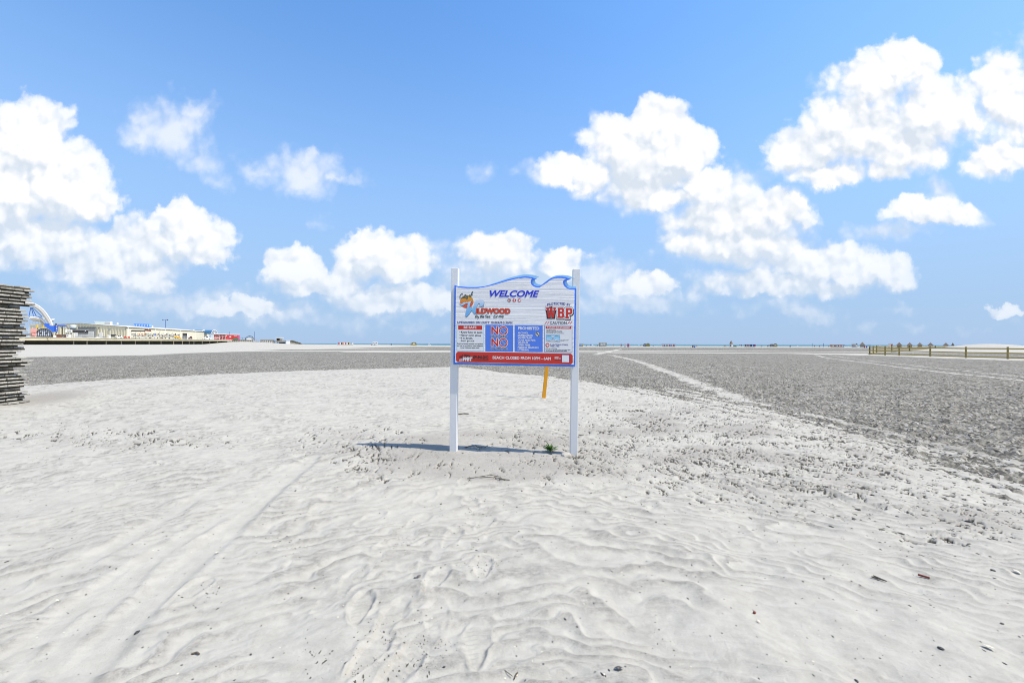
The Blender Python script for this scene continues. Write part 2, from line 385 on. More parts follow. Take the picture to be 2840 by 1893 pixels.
# crust breaking through the dune sand: right flank, round the sign and far left
px_ = 1420 + F * u; py_ = HOR(px_) + F * CAMZ / np.maximum(y, .3)
def patch(cx, cy, rx, ry): return np.exp(-((px_ - cx) / rx) ** 2 - ((py_ - cy) / ry) ** 2)
crust = np.clip(.95 * patch(1880, 1200, 330, 90) + .9 * patch(2250, 1290, 340, 110) + .8 * patch(2000, 1260, 330, 80) + .7 * patch(2700, 1440, 220, 70) + .75 * patch(1010, 1225, 170, 45)
                + .8 * patch(1060, 1285, 130, 40) + .6 * patch(1430, 1215, 120, 25) + .6 * patch(420, 1222, 260, 28) + .35 * patch(130, 1200, 200, 30) + .4 * patch(1500, 1300, 260, 40), 0, 1)
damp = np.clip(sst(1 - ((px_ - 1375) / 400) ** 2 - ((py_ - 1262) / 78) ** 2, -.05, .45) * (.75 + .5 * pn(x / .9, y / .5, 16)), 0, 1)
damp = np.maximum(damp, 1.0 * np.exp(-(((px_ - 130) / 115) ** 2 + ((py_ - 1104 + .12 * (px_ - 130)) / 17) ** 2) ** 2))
damp = np.maximum(damp, np.clip(.75 * sst(crust, .2, .8) * sst(pn(x / 1.2, y / .9, 17) + .4 * pn(x / .3, y / .4, 18), -.2, .5), 0, 1))
# wind ripples, crests bowed round the dune
warp = .35 * pn(x / .9, y / .9, 20) + .12 * pn(x / .3, y / .3, 21)
p = y + 1.35 * np.sqrt(1 + ((x - .25) / 1.5) ** 2) + .22 * warp
ph = p / .235 + 1.1 * pn(x / .75, y / .5, 22) + .55 * pn(x / .3, y / .24, 23) + .16 * pn(x / .1, y / .09, 19)
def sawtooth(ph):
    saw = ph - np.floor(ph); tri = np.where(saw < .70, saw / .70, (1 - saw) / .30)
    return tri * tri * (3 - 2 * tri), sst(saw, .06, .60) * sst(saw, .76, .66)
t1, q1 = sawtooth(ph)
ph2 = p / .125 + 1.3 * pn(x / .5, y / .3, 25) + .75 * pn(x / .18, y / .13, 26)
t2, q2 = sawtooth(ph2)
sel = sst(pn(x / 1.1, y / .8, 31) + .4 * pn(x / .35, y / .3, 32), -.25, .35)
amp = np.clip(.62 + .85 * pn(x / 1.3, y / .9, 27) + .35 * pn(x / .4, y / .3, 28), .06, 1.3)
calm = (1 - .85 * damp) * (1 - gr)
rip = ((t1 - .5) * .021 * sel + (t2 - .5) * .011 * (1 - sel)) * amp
slope_grey = (q1 * sel + q2 * (1 - sel) * .8) * np.clip(amp * 1.35 + .1, 0, 1.15) * calm * np.clip(.85 + .55 * pn(x / .045, y / .03, 38) + .35 * pn(x / .018, y / .014, 39), .2, 1.35)  # greyer up the near slope of each ripple, pale at its crest
sub = pn(x / .16, p / .05, 28) * .003 + .0018 * pn(x / .05, y / .04, 47) + .0010 * pn(x / .02, y / .018, 48)
rip = (rip + sub) * calm * sst(y, 30, 9) * (1 - .45 * sst(y, 4.0, 7.5))
lump = .022 * pn(x / .5, y / .42, 29) + .010 * pn(x / .2, y / .17, 30)
h = rip + lump * (1 - .6 * damp) * sst(y, 45, 12)
soft = np.ones_like(x)
near = y < 8.5
def seg_dist(ax, ay, bx, by):
    vx, vy = bx - ax, by - ay; t = np.clip(((x - ax) * vx + (y - ay) * vy) / (vx * vx + vy * vy), 0, 1)
    return np.hypot(x - ax - t * vx, y - ay - t * vy)
for pts, w, dep in GROOVES:
    q = [ground_pt(*a) for a in pts]; d = np.full_like(x, 1e9)
    for a, b in zip(q[:-1], q[1:]): d = np.minimum(d, seg_dist(*a, *b))
    m = sst(d, w * .75, w * .25); slope_grey = slope_grey * (1 - .85 * m); h = h * (1 - .75 * m) - dep * m + .35 * dep * np.exp(-((d - w * .75) / (w * .22)) ** 2)
for (a, b, hd, L, s) in PRINTS:
    cx, cy = ground_pt(a, b); hd = R(hd); fx, fy = math.sin(hd), math.cos(hd)
    k = (np.abs(x - cx) < .4) & (np.abs(y - cy) < .4)
    lx = (x[k] - cx) * fy - (y[k] - cy) * fx; ly = (x[k] - cx) * fx + (y[k] - cy) * fy
    hw = .052 + .012 * np.sin((ly / L + .15) * 5.0)                       # waist of the sole
    d = np.sqrt((lx / hw) ** 2 * .9 + np.abs(ly / (L / 2)) ** 3.2)
    d = d + .16 * pn(x[k] / .07, y[k] / .07, 35) + .07 * pn(x[k] / .025, y[k] / .025, 36)
    ins = sst(d, 1.25, .70); rim = np.exp(-((d - 1.28) / .24) ** 2) * np.clip(.45 + .9 * pn(x[k] / .10, y[k] / .10, 37), 0, 1.2)
    tread = .5 + .5 * np.sin(ly * 2 * np.pi / .034 + 2.2 * np.abs(lx / hw)) + .35 * pn(x[k] / .03, y[k] / .03, 33)
    slope_grey[k] = slope_grey[k] * (1 - .6 * ins * s) * (1 - .5 * np.clip(rim, 0, 1) * s); h[k] = h[k] * (1 - .85 * ins * s) + s * (-.015 * ins + .013 * rim * (1 + .6 * pn(x[k] / .06, y[k] / .06, 34)) + .0045 * tread * ins)
# crust: small overhung edges and holes
cn = fb(sdir[0] / .40 + .5 * pn(x / .4, y / .4, 49), sdir[1] / .105 + .6 * pn(x / .25, y / .3, 43), 40, 4, .62) + .25 * pn(x / .05, y / .05, 46)
cth = .92 - .85 * crust
brk = np.clip(np.exp(-((cn - cth - .06) / .13) ** 2) * 1.4, 0, 1) * sst(crust, .06, .3) * sst(pn(x / .6, y / .42, 44), -.55, .15)
h = h - .026 * brk - .006 * sst(cn, cth, cth + .2) * sst(crust, .1, .4)
# shell flat: trampled clods
far_soft = sst(y, 62, 20)
cl = .030 * (np.abs(pn(sdir[0] / .26, sdir[1] / .11, 50)) * 1.6 - .6) + .020 * pn(sdir[0] / .12, sdir[1] / .07, 51) + .012 * pn(x / .05, y / .05, 52)
cl2 = .05 * pn(sdir[0] / .7, sdir[1] / .34, 53) * sst(y, 14, 45)
h = h + gr * (cl * 1.6 + cl2 * sst(y, 12, 30)) + .010 * trk * sst(edge, .0, .1)
H[dense] += h
G = np.zeros(len(X)); C = np.zeros(len(X)); D = np.zeros(len(X)); BK = np.zeros(len(X)); TR = np.zeros(len(X)); CO = np.zeros(len(X)); CO[dense] = slope_grey
G[dense] = gr; C[dense] = crust; D[dense] = damp; BK[dense] = brk; TR[dense] = trk
o_ = ~dense
xo, yo = X[o_], Y[o_]; uo = xo / np.maximum(yo, .05)
zbo = np.where(yo > .3, np.interp(uo, NB_U, NB_Z), 1e9); zfo = np.interp(uo, FB_U, FB_Z)
tro = track_mask(xo, yo)
fo = sst((yo - zbo) / np.maximum(np.minimum(zbo, 1e4), 3), -.03, .05) * sst(np.minimum(zfo, 235) - yo, -6, 12) * (1 - tro)
band = np.exp(-((yo - 268 - 8 * pn(xo / 90, yo / 90, 60)) / 15) ** 2) * sst(uo, -.02, .12) * .55
mound = np.exp(-((xo - 90) / 15) ** 2 - ((yo - 77) / 11) ** 2)
G[o_] = np.maximum(fo, band) * sst(mound, .42, .28); TR[o_] = tro
vid = np.arange(NR * NA).reshape(NR, NA)
a = vid[:-1, :]; b = np.roll(vid, -1, axis=1)[:-1, :]; c = np.roll(vid, -1, axis=1)[1:, :]; d = vid[1:, :]
quads = np.stack([a, d, c, b], -1).reshape(-1, 4)
co = np.stack([X, Y, H], 1).astype(np.float32)
co = np.vstack([co, [[0, 0, float(H[0])]]]); ci = len(co) - 1
fan = np.stack([vid[0], np.roll(vid[0], -1), np.full(NA, ci)], 1)
me = bpy.data.meshes.new('beach')
nv, nq, nf = len(co), len(quads), len(fan)
me.vertices.add(nv); me.vertices.foreach_set('co', co.ravel())
me.loops.add(nq * 4 + nf * 3); me.loops.foreach_set('vertex_index', np.concatenate([quads.ravel(), fan[:, ::-1].ravel()]).astype(np.int32))
me.polygons.add(nq + nf)
me.polygons.foreach_set('loop_start', np.concatenate([np.arange(nq) * 4, nq * 4 + np.arange(nf) * 3]).astype(np.int32))
me.polygons.foreach_set('use_smooth', np.ones(nq + nf, dtype=bool))
me.update(calc_edges=True)
for nm, arr in (('shell', G), ('crust', C), ('damp', D), ('broken', BK), ('swept', TR), ('slope_grey', CO)):
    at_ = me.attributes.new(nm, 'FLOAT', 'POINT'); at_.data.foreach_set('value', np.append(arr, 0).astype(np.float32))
sand = bpy.data.materials.new('beach_sand'); sand.use_nodes = True; me.materials.append(sand)
B = NB(sand.node_tree); bs = sand.node_tree.nodes['Principled BSDF']
bs.inputs['Roughness'].default_value = .95; bs.inputs['Specular IOR Level'].default_value = .08
def attr(n): q = B.n('ShaderNodeAttribute'); q.attribute_name = n; return q.outputs['Fac']
pos = B.n('ShaderNodeNewGeometry').outputs['Position']
ash, acr, adp, abk, aco = attr('shell'), attr('crust'), attr('damp'), attr('broken'), attr('slope_grey')
grain = B.noise(pos, 900, 2, .7); mot = B.noise(pos, 9, 5, .6); big = B.noise(pos, .35, 4, .55)
sandc = B.mix(B.ss(mot, .3, .72), (.375, .360, .309), (.438, .421, .365))
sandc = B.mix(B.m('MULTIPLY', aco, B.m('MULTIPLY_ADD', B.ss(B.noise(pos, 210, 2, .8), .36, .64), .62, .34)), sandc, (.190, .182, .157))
gr2 = B.noise(pos, 190, 3, .75)
sandc = B.mix(B.m('MULTIPLY', B.ss(gr2, .50, .74), .34), sandc, (.22, .212, .19))
sandc = B.mix(B.m('MULTIPLY', B.ss(grain, .58, .72), .35), sandc, (.24, .235, .22))
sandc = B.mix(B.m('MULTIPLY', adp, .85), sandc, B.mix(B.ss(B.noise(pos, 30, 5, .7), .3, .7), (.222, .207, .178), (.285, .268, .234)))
# shell flat: grey crushed shell with dark and pale fragments
vo = B.n('ShaderNodeTexVoronoi', feature='F1'); B.put(vo.inputs['Vector'], B.v('MULTIPLY', pos, (1, 1, .6))); vo.inputs['Scale'].default_value = 26
vr = B.sep(vo.outputs['Color'])
n2 = B.noise(B.v('MULTIPLY', pos, (1.4, .8, 1)), 5.0, 6, .72)
n3 = B.noise(B.v('MULTIPLY', pos, (.35, 1.0, 1)), .9, 6, .7)
shc = B.mix(B.ss(n2, .36, .62), (.070, .066, .051), (.265, .250, .205))
shc = B.mix(B.m('MULTIPLY', B.ss(vr[0], .74, .80), .85), shc, (.03, .03, .027))
shc = B.mix(B.m('MULTIPLY', B.ss(vr[1], .86, .92), .7), shc, (.42, .41, .38))
shc = B.mix(B.m('MULTIPLY', B.ss(n3, .50, .72), .6), shc, (.29, .282, .26))
n5 = B.noise(B.v('MULTIPLY', pos, (1.0, .45, 1)), 2.2, 4, .75)
shc = B.mix(B.m('MULTIPLY', B.ss(n5, .53, .62), .55), shc, (.045, .043, .034))
shf = B.ss(B.m('ADD', ash, B.m('MULTIPLY', B.m('SUBTRACT', n2, .5), B.m('MULTIPLY', B.m('MULTIPLY', ash, B.m('SUBTRACT', 1, ash)), 5.0))), .25, .75)
col = B.mix(shf, sandc, shc)
col = B.mix(B.ss(abk, .15, .75), col, (.040, .038, .031))  # near-black lips: crust shadow and damp clods coloured in together
spk = B.n('ShaderNodeTexVoronoi', feature='F1'); B.put(spk.inputs['Vector'], pos); spk.inputs['Scale'].default_value = 38
spc = B.sep(spk.outputs['Color'])
speck = B.m('MULTIPLY', B.ss(spk.outputs['Distance'], .26, .16), B.m('GREATER_THAN', B.m('ADD', spc[0], B.m('MULTIPLY', B.m('MAXIMUM', acr, B.m('MULTIPLY', adp, .7)), .22)), .965))
col = B.mix(B.m('MULTIPLY', speck, .85), col, (.045, .042, .036))
col = B.mix(.10, col, B.mix(big, (.22, .215, .20), (.46, .45, .425)))
sand.node_tree.links.new(col, bs.inputs['Base Color'])
bp = B.n('ShaderNodeBump'); bp.inputs['Strength'].default_value = 1.0; bp.inputs['Distance'].default_value = .010
hb = B.m('ADD', B.m('MULTIPLY', B.noise(pos, 75, 5, .75), .55), B.m('MULTIPLY', n2, B.m('MULTIPLY', ash, 3.2)))
sand.node_tree.links.new(hb, bp.inputs['Height']); sand.node_tree.links.new(bp.outputs[0], bs.inputs['Normal'])
beach = bpy.data.objects.new('beach', me); COL.objects.link(beach)
tag(beach, 'white sand beach with wind ripples and a grey shell flat', None, None, 'structure')

# ------------------------------------------------------------------ sea
sea_m = bpy.data.materials.new('sea_water'); sea_m.use_nodes = True
B = NB(sea_m.node_tree); p_ = sea_m.node_tree.nodes['Principled BSDF']
pos = B.n('ShaderNodeNewGeometry').outputs['Position']
wn = B.noise(B.v('MULTIPLY', pos, (.35, 1, 1)), .02, 6, .6)
sea_m.node_tree.links.new(B.mix(B.ss(wn, .35, .65), (.030, .115, .145), (.055, .165, .185)), p_.inputs['Base Color'])
p_.inputs['Roughness'].default_value = .42; p_.inputs['Specular IOR Level'].default_value = .25
bp = B.n('ShaderNodeBump'); bp.inputs['Distance'].default_value = .5
sea_m.node_tree.links.new(B.noise(B.v('MULTIPLY', pos, (.4, 1, 1)), .25, 5, .6), bp.inputs['Height']); sea_m.node_tree.links.new(bp.outputs[0], p_.inputs['Normal'])
MB().add([(-30000, 385, -2.4), (30000, 385, -2.4), (30000, 26000, -2.4), (-30000, 26000, -2.4)], [(0, 1, 2, 3)]).build('sea', sea_m)
tag(bpy.data.objects['sea'], 'flat blue green sea along the horizon', None, None, 'structure')
foam = mat('sea_foam', (.75, .78, .78), .8, .1)

# ------------------------------------------------------------------ welcome sign
SY = 5.86                                     # depth of the sign's face
def c1(a, b): return 1230 + a / 4.9, 720 + b / 4.9          # the sign traced at three magnifications
def c2(a, b): return 1230 + a / 8.71, 720 + b / 8.71
def c3(a, b): return 1430 + a / 8.71, 720 + b / 8.71
def on_sign(p, dy=0.0):
    v = at(p[0], p[1], SY); return Vector((v.x, SY + dy, v.z))
sign = empty('welcome_sign', (0, SY, 0), 'tall white two-post beach sign with carved wave top and blue border', 'sign')
white_vinyl = mat('white_vinyl', (.66, .66, .65), .35, .03, 2.0, bump=.0006, bscale=60)
blue_paint = mat('blue_paint', (.045, .17, .68), .4, .05)
pale_blue = mat('pale_blue_paint', (.30, .56, .74), .4, .05)
red_paint = mat('red_paint', (.52, .025, .015), .42, .06)
white_paint = mat('white_paint', (.70, .70, .69), .4, .03)
black_paint = mat('black_paint', (.012, .012, .014), .4, .1)
navy_paint = mat('navy_paint', (.012, .018, .20), .4, .05)
royal_paint = mat('royal_paint', (.018, .035, .50), .4, .05)
panel_blue = mat('panel_blue', (.075, .19, .66), .4, .04)
# carved face: sandblasted horizontal grain
carved = bpy.data.materials.new('carved_white_face'); carved.use_nodes = True
B = NB(carved.node_tree); pr = carved.node_tree.nodes['Principled BSDF']; pr.inputs['Roughness'].default_value = .5
oc = B.n('ShaderNodeTexCoord').outputs['Object']
gv = B.v('MULTIPLY', oc, (.55, 1, 30)); gn = B.noise(gv, 1.6, 5, .62, dist=.15)
gl = B.ss(gn, .40, .60)
carved.node_tree.links.new(B.mix(gl, (.685, .685, .69), (.75, .75, .74)), pr.inputs['Base Color'])
bp = B.n('ShaderNodeBump'); bp.inputs['Distance'].default_value = .003
carved.node_tree.links.new(gl, bp.inputs['Height']); carved.node_tree.links.new(bp.outputs[0], pr.inputs['Normal'])

def thin_paint(dy, thick):
    """lettering and notices are cut vinyl: keep every layer under a millimetre thick"""
    return (-.001 + (dy + .001) * .16, thick * .16) if dy < -.0005 else (dy, thick)
def outline_mesh(loops, thick, name, m, parent, dy, bevel=0.0):
    """flat board from closed outlines of photo pixels, its front at depth SY + dy"""
    dy, thick = thin_paint(dy, thick)
    cu = bpy.data.curves.new(name, 'CURVE'); cu.dimensions = '2D'; cu.fill_mode = 'BOTH'; cu.extrude = thick / 2
    cu.bevel_depth = bevel; cu.bevel_resolution = 1
    for pts in loops:
        sp = cu.splines.new('POLY'); sp.points.add(len(pts) - 1); sp.use_cyclic_u = True
        for q, p in zip(sp.points, pts):
            w = on_sign(p); q.co = (w.x, w.z, 0, 1)
    return curve_to_part(cu, name, m, parent, lambda v: (v.x, SY + dy + thick / 2 - v.z, v.y))
def curve_to_part(cu, name, m, parent, f):
    tmp = bpy.data.objects.new('tmp', cu); COL.objects.link(tmp)
    dg = bpy.context.evaluated_depsgraph_get(); dg.update()
    me = bpy.data.meshes.new_from_object(tmp.evaluated_get(dg)); bpy.data.objects.remove(tmp); bpy.data.curves.remove(cu)
    me.name = name
    for v in me.vertices: v.co = f(v.co)
    b = bmesh.new(); b.from_mesh(me); bmesh.ops.recalc_face_normals(b, faces=b.faces); b.to_mesh(me); b.free()
    me.materials.clear(); me.materials.append(m)
    o = bpy.data.objects.new(name, me); COL.objects.link(o)
    return adopt(o, parent)
def world_m(o):
    b = Matrix.LocRotScale(o.location, o.rotation_euler, o.scale)
    return world_m(o.parent) @ o.matrix_parent_inverse @ b if o.parent else b
def adopt(o, parent):
    """make o a child without moving it"""
    if parent: o.parent = parent; o.matrix_parent_inverse = world_m(parent).inverted()
    return o
def smooth_pts(pts, n=5, sharp=()):
    """Catmull-Rom through pts, corners kept at the indices in sharp"""
    out = []
    for i in range(len(pts) - 1):
        p1, p2 = Vector(pts[i]), Vector(pts[i + 1])
        p0 = Vector(pts[i - 1]) if i > 0 and i not in sharp else p1
        p3 = Vector(pts[i + 2]) if i + 2 < len(pts) and i + 1 not in sharp else p2
        for k in range(n):
            t = k / n
            out.append(tuple(.5 * ((2 * p1) + (p2 - p0) * t + (2 * p0 - 5 * p1 + 4 * p2 - p3) * t * t + (3 * p1 - p0 - 3 * p2 + p3) * t ** 3)))
    return out + [tuple(pts[-1])]
dark_left = [c2(*p) for p in [(265,618),(400,645),(600,660),(800,660),(1000,640),(1200,590),(1400,530),(1600,470),(1800,428)]]
dark_top = smooth_pts(dark_left + [c3(*p) for p in [(100,424),(200,409),(300,411),(400,428),(505,462),(440,482),(402,520),(400,560),(440,605),(500,632),(570,640),(620,615),(700,560),(780,500),(860,450),(940,425),(1020,411),(1120,411),(1220,425),(1340,470),(1250,492),(1195,525),(1185,562),(1205,612),(1255,660),(1320,690),(1400,692),(1465,688)]], 5, (13, 28))
light_left = [c2(*p) for p in [(265,616),(400,642),(600,656),(800,652),(1000,630),(1200,570),(1400,500),(1600,430),(1800,378)]]
light_top = smooth_pts(light_left + [c3(*p) for p in [(100,368),(200,354),(300,350),(400,358),(480,374),(560,403),(500,438),(470,468),(472,500),(490,540),(530,575),(580,594),(625,600),(700,545),(820,455),(900,405),(1000,372),(1100,363),(1200,368),(1300,385),(1410,430),(1340,450),(1275,480),(1245,510),(1250,545),(1285,600),(1350,632),(1410,640),(1468,638)]], 5, (14, 29))
face_left = [c2(*p) for p in [(300,655),(450,680),(650,690),(850,685),(1050,650),(1250,600),(1450,540),(1600,500),(1810,448)]]
face_top = smooth_pts(face_left + [c3(*p) for p in [(100,453),(200,440),(300,442),(392,456),(368,500),(365,560),(405,622),(470,660),(530,672),(580,668),(650,620),(750,560),(830,500),(900,465),(980,450),(1080,447),(1212,462),(1160,500),(1145,540),(1152,590),(1190,650),(1250,695),(1330,718),(1425,722)]], 5, (12, 25))
BL, BR = c1(135, 1418), c1(1787, 1452)
outline_mesh([[BL] + light_top + [c1(1805, 400), BR]], .030, 'backing_board', pale_blue, sign, .022)
outline_mesh([[BL] + dark_top + [c1(1805, 400), BR]], .014, 'border_board', blue_paint, sign, .008, .002)
outline_mesh([[c1(157, 1395)] + face_top + [c1(1770, 1425)]], .008, 'carved_face', carved, sign, -.0004)
# square posts behind the board
for nm, xs in (('post', ((1251.3, 1273.8), (1246.2, 1269.0))), ('post', ((1589.6, 1609.6), (1581.6, 1601.0)))):
    ztop = at(1260, 740.5 if xs[0][0] < 1400 else 742.5, SY).z
    m = MB(); y0, y1 = SY + .055, SY + .150
    k = (y0) / SY
    lo = [at(x, 1262, y0).x for x in xs[1]]; hi = [at(x, 741, y0).x for x in xs[0]]
    sh = -.018 if xs[0][0] < 1400 else .0       # the lit right cheek of the left post is part of its silhouette
    z0 = -.12
    vs = []
    for z, (a, b) in ((z0, lo), (ztop, hi)):
        vs += [(a, y0, z), (b + sh, y0, z), (b - .008 if sh else b, y1, z), (a + (.010 if sh else 0), y1, z)]
    m.add(vs, [(3, 2, 1, 0), (4, 5, 6, 7), (0, 1, 5, 4), (1, 2, 6, 5), (2, 3, 7, 6), (3, 0, 4, 7)])
    o = m.build(nm, white_vinyl); bv = o.modifiers.new('edge', 'BEVEL'); bv.width = .005; bv.segments = 2
    adopt(o, sign)
for a, b in ((157, 528), (155, 900), (147, 1327), (1791, 605), (1787, 920), (1777, 1385)):
    w = on_sign(c1(a, b)); MBs = MB().tube((w.x, SY + .01, w.z), (w.x, SY + .004, w.z), .006, 8)
    o = MBs.build('screw', black_paint); adopt(o, sign)

def slope(v): return .004 + (v - 350) / 1100 * .0166      # the board sags a little to the right
def tilt(u, v, uc): return v + slope(v) * (u - uc)
def rect(u0, v0, u1, v1): return [c1(u, v) for u, v in ((u0, v0), (u1, v0 + slope(v0) * (u1 - u0)), (u1, v1 + slope(v1) * (u1 - u0)), (u0, v1))]
def lettering(body, u0, v0, u1, v1, m, parent, dy, bold=0.0, shear=0.0, name='lettering', halo=None, halo_m=None, thick=.0022, space=1.0, warp=None):
    """words fitted to a box of the traced sign; halo puts a wider outline in another paint behind them"""
    uc, vc = (u0 + u1) / 2, (v0 + v1) / 2
    thick *= .16
    def mesh(off):
        cu = bpy.data.curves.new(name, 'FONT'); cu.body = body; cu.size = 1; cu.shear = shear
        cu.space_character = space; cu.resolution_u = 3; cu.fill_mode = 'BOTH'
        cu.bevel_depth = off; cu.bevel_resolution = 0
        tmp = bpy.data.objects.new('tmp', cu); COL.objects.link(tmp)
        dg = bpy.context.evaluated_depsgraph_get(); dg.update()
        me = bpy.data.meshes.new_from_object(tmp.evaluated_get(dg)); bpy.data.objects.remove(tmp); bpy.data.curves.remove(cu)
        co = np.empty(len(me.vertices) * 3); me.vertices.foreach_get('co', co); return me, co.reshape(-1, 3)
    base, bc = mesh(max(bold, .004)); x0, x1, z0, z1 = bc[:, 0].min(), bc[:, 0].max(), bc[:, 1].min(), bc[:, 1].max()
    def place(me, co, front, t):
        zm = max(co[:, 2].max(), 1e-6)
        for v, c in zip(me.vertices, co):
            u = u0 + (c[0] - x0) / (x1 - x0) * (u1 - u0); w = v1 - (c[1] - z0) / (z1 - z0) * (v1 - v0)
            if warp: u, w = warp(u, w)
            v.co = on_sign(c1(u, tilt(u, w, uc)), front + t - c[2] / zm * t)
    def link(me, mt, nm, par):
        me.name = nm; me.materials.clear(); me.materials.append(mt)
        me.polygons.foreach_set('use_smooth', [False] * len(me.polygons))
        o = bpy.data.objects.new(nm, me); COL.objects.link(o); return adopt(o, par)
    base_dy = -.001 + (dy + .001) * .16
    if halo:
        hm, hc = mesh(halo); place(hm, hc, base_dy - .0002, .0003); link(hm, halo_m, 'lettering_outline', parent)
        base_dy -= .0003
    place(base, bc, base_dy - thick, thick * .6); return link(base, m, name, parent)
def shape(pts, m, parent, dy, name, thick=.003, closed=True):
    return outline_mesh([[c1(*p) for p in pts]], thick, name, m, parent, dy)
FACE = -.001                                    # just proud of the carved face
lettering('WELCOME', 628, 416, 1303, 508, royal_paint, sign, FACE - .006, .035, .30, halo=.062, halo_m=white_paint, thick=.006)
def disc(u, v, r, m, parent, dy, name, n=20, r2=None):
    o = [c1(u + r * math.cos(k * 2 * math.pi / n), v + r * math.sin(k * 2 * math.pi / n)) for k in range(n)]
    loops = [o]
    if r2: loops.append([c1(u + r2 * math.cos(k * 2 * math.pi / n), v + r2 * math.sin(k * 2 * math.pi / n)) for k in range(n)])
    return outline_mesh(loops, .002, name, m, parent, dy)
# three little round badges
d = disc(893, 552, 24, black_paint, sign, FACE - .004, 'badge'); disc(893, 552, 18, white_paint, d, FACE - .0055, 'badge_face')
shape([(873,548),(884,548),(889,541),(897,541),(902,548),(913,548),(913,556),(902,556),(897,563),(889,563),(884,556),(873,556)], red_paint, d, FACE - .0085, 'badge_mark', .002)
d = disc(962, 552, 24, red_paint, sign, FACE - .004, 'badge')
lettering('f', 952, 532, 973, 573, white_paint, d, FACE - .0065, .04)
d = disc(1031, 553, 24, red_paint, sign, FACE - .004, 'badge')
shape([(1013,548),(1024,551),(1028,540),(1040,538),(1050,545),(1047,559),(1036,570),(1018,569),(1027,562),(1017,558)], white_paint, d, FACE - .0065, 'badge_mark', .002)
# town emblem: sun, wave-crested W and script
def grad_mat(name, stops, ax='Z', a=0.0, b=1.0):
    m = bpy.data.materials.new(name); m.use_nodes = True; B = NB(m.node_tree)
    q = B.sep(B.n('ShaderNodeTexCoord').outputs['Object'])[2 if ax == 'Z' else 0]
    r = B.n('ShaderNodeValToRGB'); el = r.color_ramp.elements
    el[0].position, el[0].color = stops[0][0], (*stops[0][1], 1); el[1].position, el[1].color = stops[-1][0], (*stops[-1][1], 1)
    for p, c in stops[1:-1]: e = el.new(p); e.color = (*c, 1)
    m.node_tree.links.new(B.lin(q, a, b), r.inputs[0]); m.node_tree.links.new(r.outputs[0], m.node_tree.nodes['Principled BSDF'].inputs['Base Color'])
    m.node_tree.nodes['Principled BSDF'].inputs['Roughness'].default_value = .4
    return m
za, zb_ = on_sign(c1(300, 660)).z, on_sign(c1(300, 480)).z
sun_m = grad_mat('printed_sun', [(0, (.62, .06, .02)), (.35, (.62, .10, .02)), (.55, (.62, .22, .02)), (1, (.60, .36, .02))], 'Z', za, zb_)
za2, zb2 = on_sign(c1(300, 770)).z, on_sign(c1(300, 540)).z
wave_m = grad_mat('printed_wave', [(0, (.13, .36, .66)), (.5, (.20, .45, .68)), (.8, (.42, .56, .72)), (1, (.62, .64, .70))], 'Z', za2, zb2)
d = disc(317, 569, 90, sun_m, sign, FACE - .003, 'emblem_sun', 36)
Wp = smooth_pts([(212,588),(232,598),(252,596),(280,575),(296,582),(318,572),(330,580),(350,566),(388,562),(370,580),(362,610),(352,660),(386,634),(396,664),(404,660),(420,590),(448,552),(490,534),(530,540),(552,565),(550,600),(530,630),(500,636),(474,628),(488,618),(498,604),(490,594),(470,602),(455,640),(444,690),(432,735),(422,740),(398,706),(384,690),(352,735),(326,766),(306,776),(296,752),(310,690),(328,610),(332,592),(300,598),(262,622),(236,620),(212,588)], 3, (8, 13, 14, 23, 31, 35))
outline_mesh([[c1(u - 3 + 8 * .5, v + 6) for u, v in Wp]], .003, 'emblem_shadow', black_paint, sign, FACE - .006)
outline_mesh([[c1(u, v) for u, v in Wp]], .003, 'emblem_wave', wave_m, sign, FACE - .0085)
for u, v, r in ((515, 640, 5), (526, 630, 4), (538, 641, 7), (545, 628, 4)): disc(u, v, r, navy_paint, sign, FACE - .004, 'emblem_drop', 8)
lettering('ILDWOOD', 442, 660, 908, 735, mat('emblem_red', (.62, .06, .02), .4, .05), sign, FACE - .008, .05, .0, halo=.085, halo_m=black_paint, thick=.004)
# handwritten script drawn as strokes
_ = 0
def stroke(pts, r, m, parent, dy, name='script_stroke'):
    """flat pen strokes: lists of points in traced units"""
    if len(pts) > 1:
        for line in pts: stroke([line], r, m, parent, dy, name)
        return
    cu = bpy.data.curves.new(name, 'CURVE'); cu.dimensions = '3D'; cu.bevel_depth = r / 4.9 / F * SY; cu.bevel_resolution = 1; cu.use_fill_caps = True
    for line in pts:
        q = smooth_pts(line, 4)
        sp = cu.splines.new('POLY'); sp.points.add(len(q) - 1)
        for p, w in zip(sp.points, q):
            v = on_sign(c1(*w), 0); p.co = (v.x, v.y, v.z, 1)
    return curve_to_part(cu, name, m, parent, lambda v: (v.x, SY - .001 + (dy + .001) * .16 + (v.y - SY) * .06, v.z))
script_m = mat('script_grey', (.10, .16, .16), .4, .05)
CITY = [[(262,478),(258,464),(240,470),(226,495),(226,518),(240,526),(262,512)],[(272,494),(264,514),(272,520),(286,500)],[(285,480),(288,476)],[(304,470),(290,512),(298,520),(310,506)],[(284,490),(312,484)],[(316,490),(312,510),(322,508),(334,486)],[(334,486),(328,520),(316,534),(312,524)],
        [(362,478),(352,486),(352,500),(364,498),(370,484),(362,478)],[(372,488),(386,462),(398,440),(392,436),(380,470),(370,508)],[(376,480),(402,470)]]
stroke(CITY, 6.5, black_paint, sign, FACE - .008); stroke(CITY, 3.2, script_m, sign, FACE - .0105)
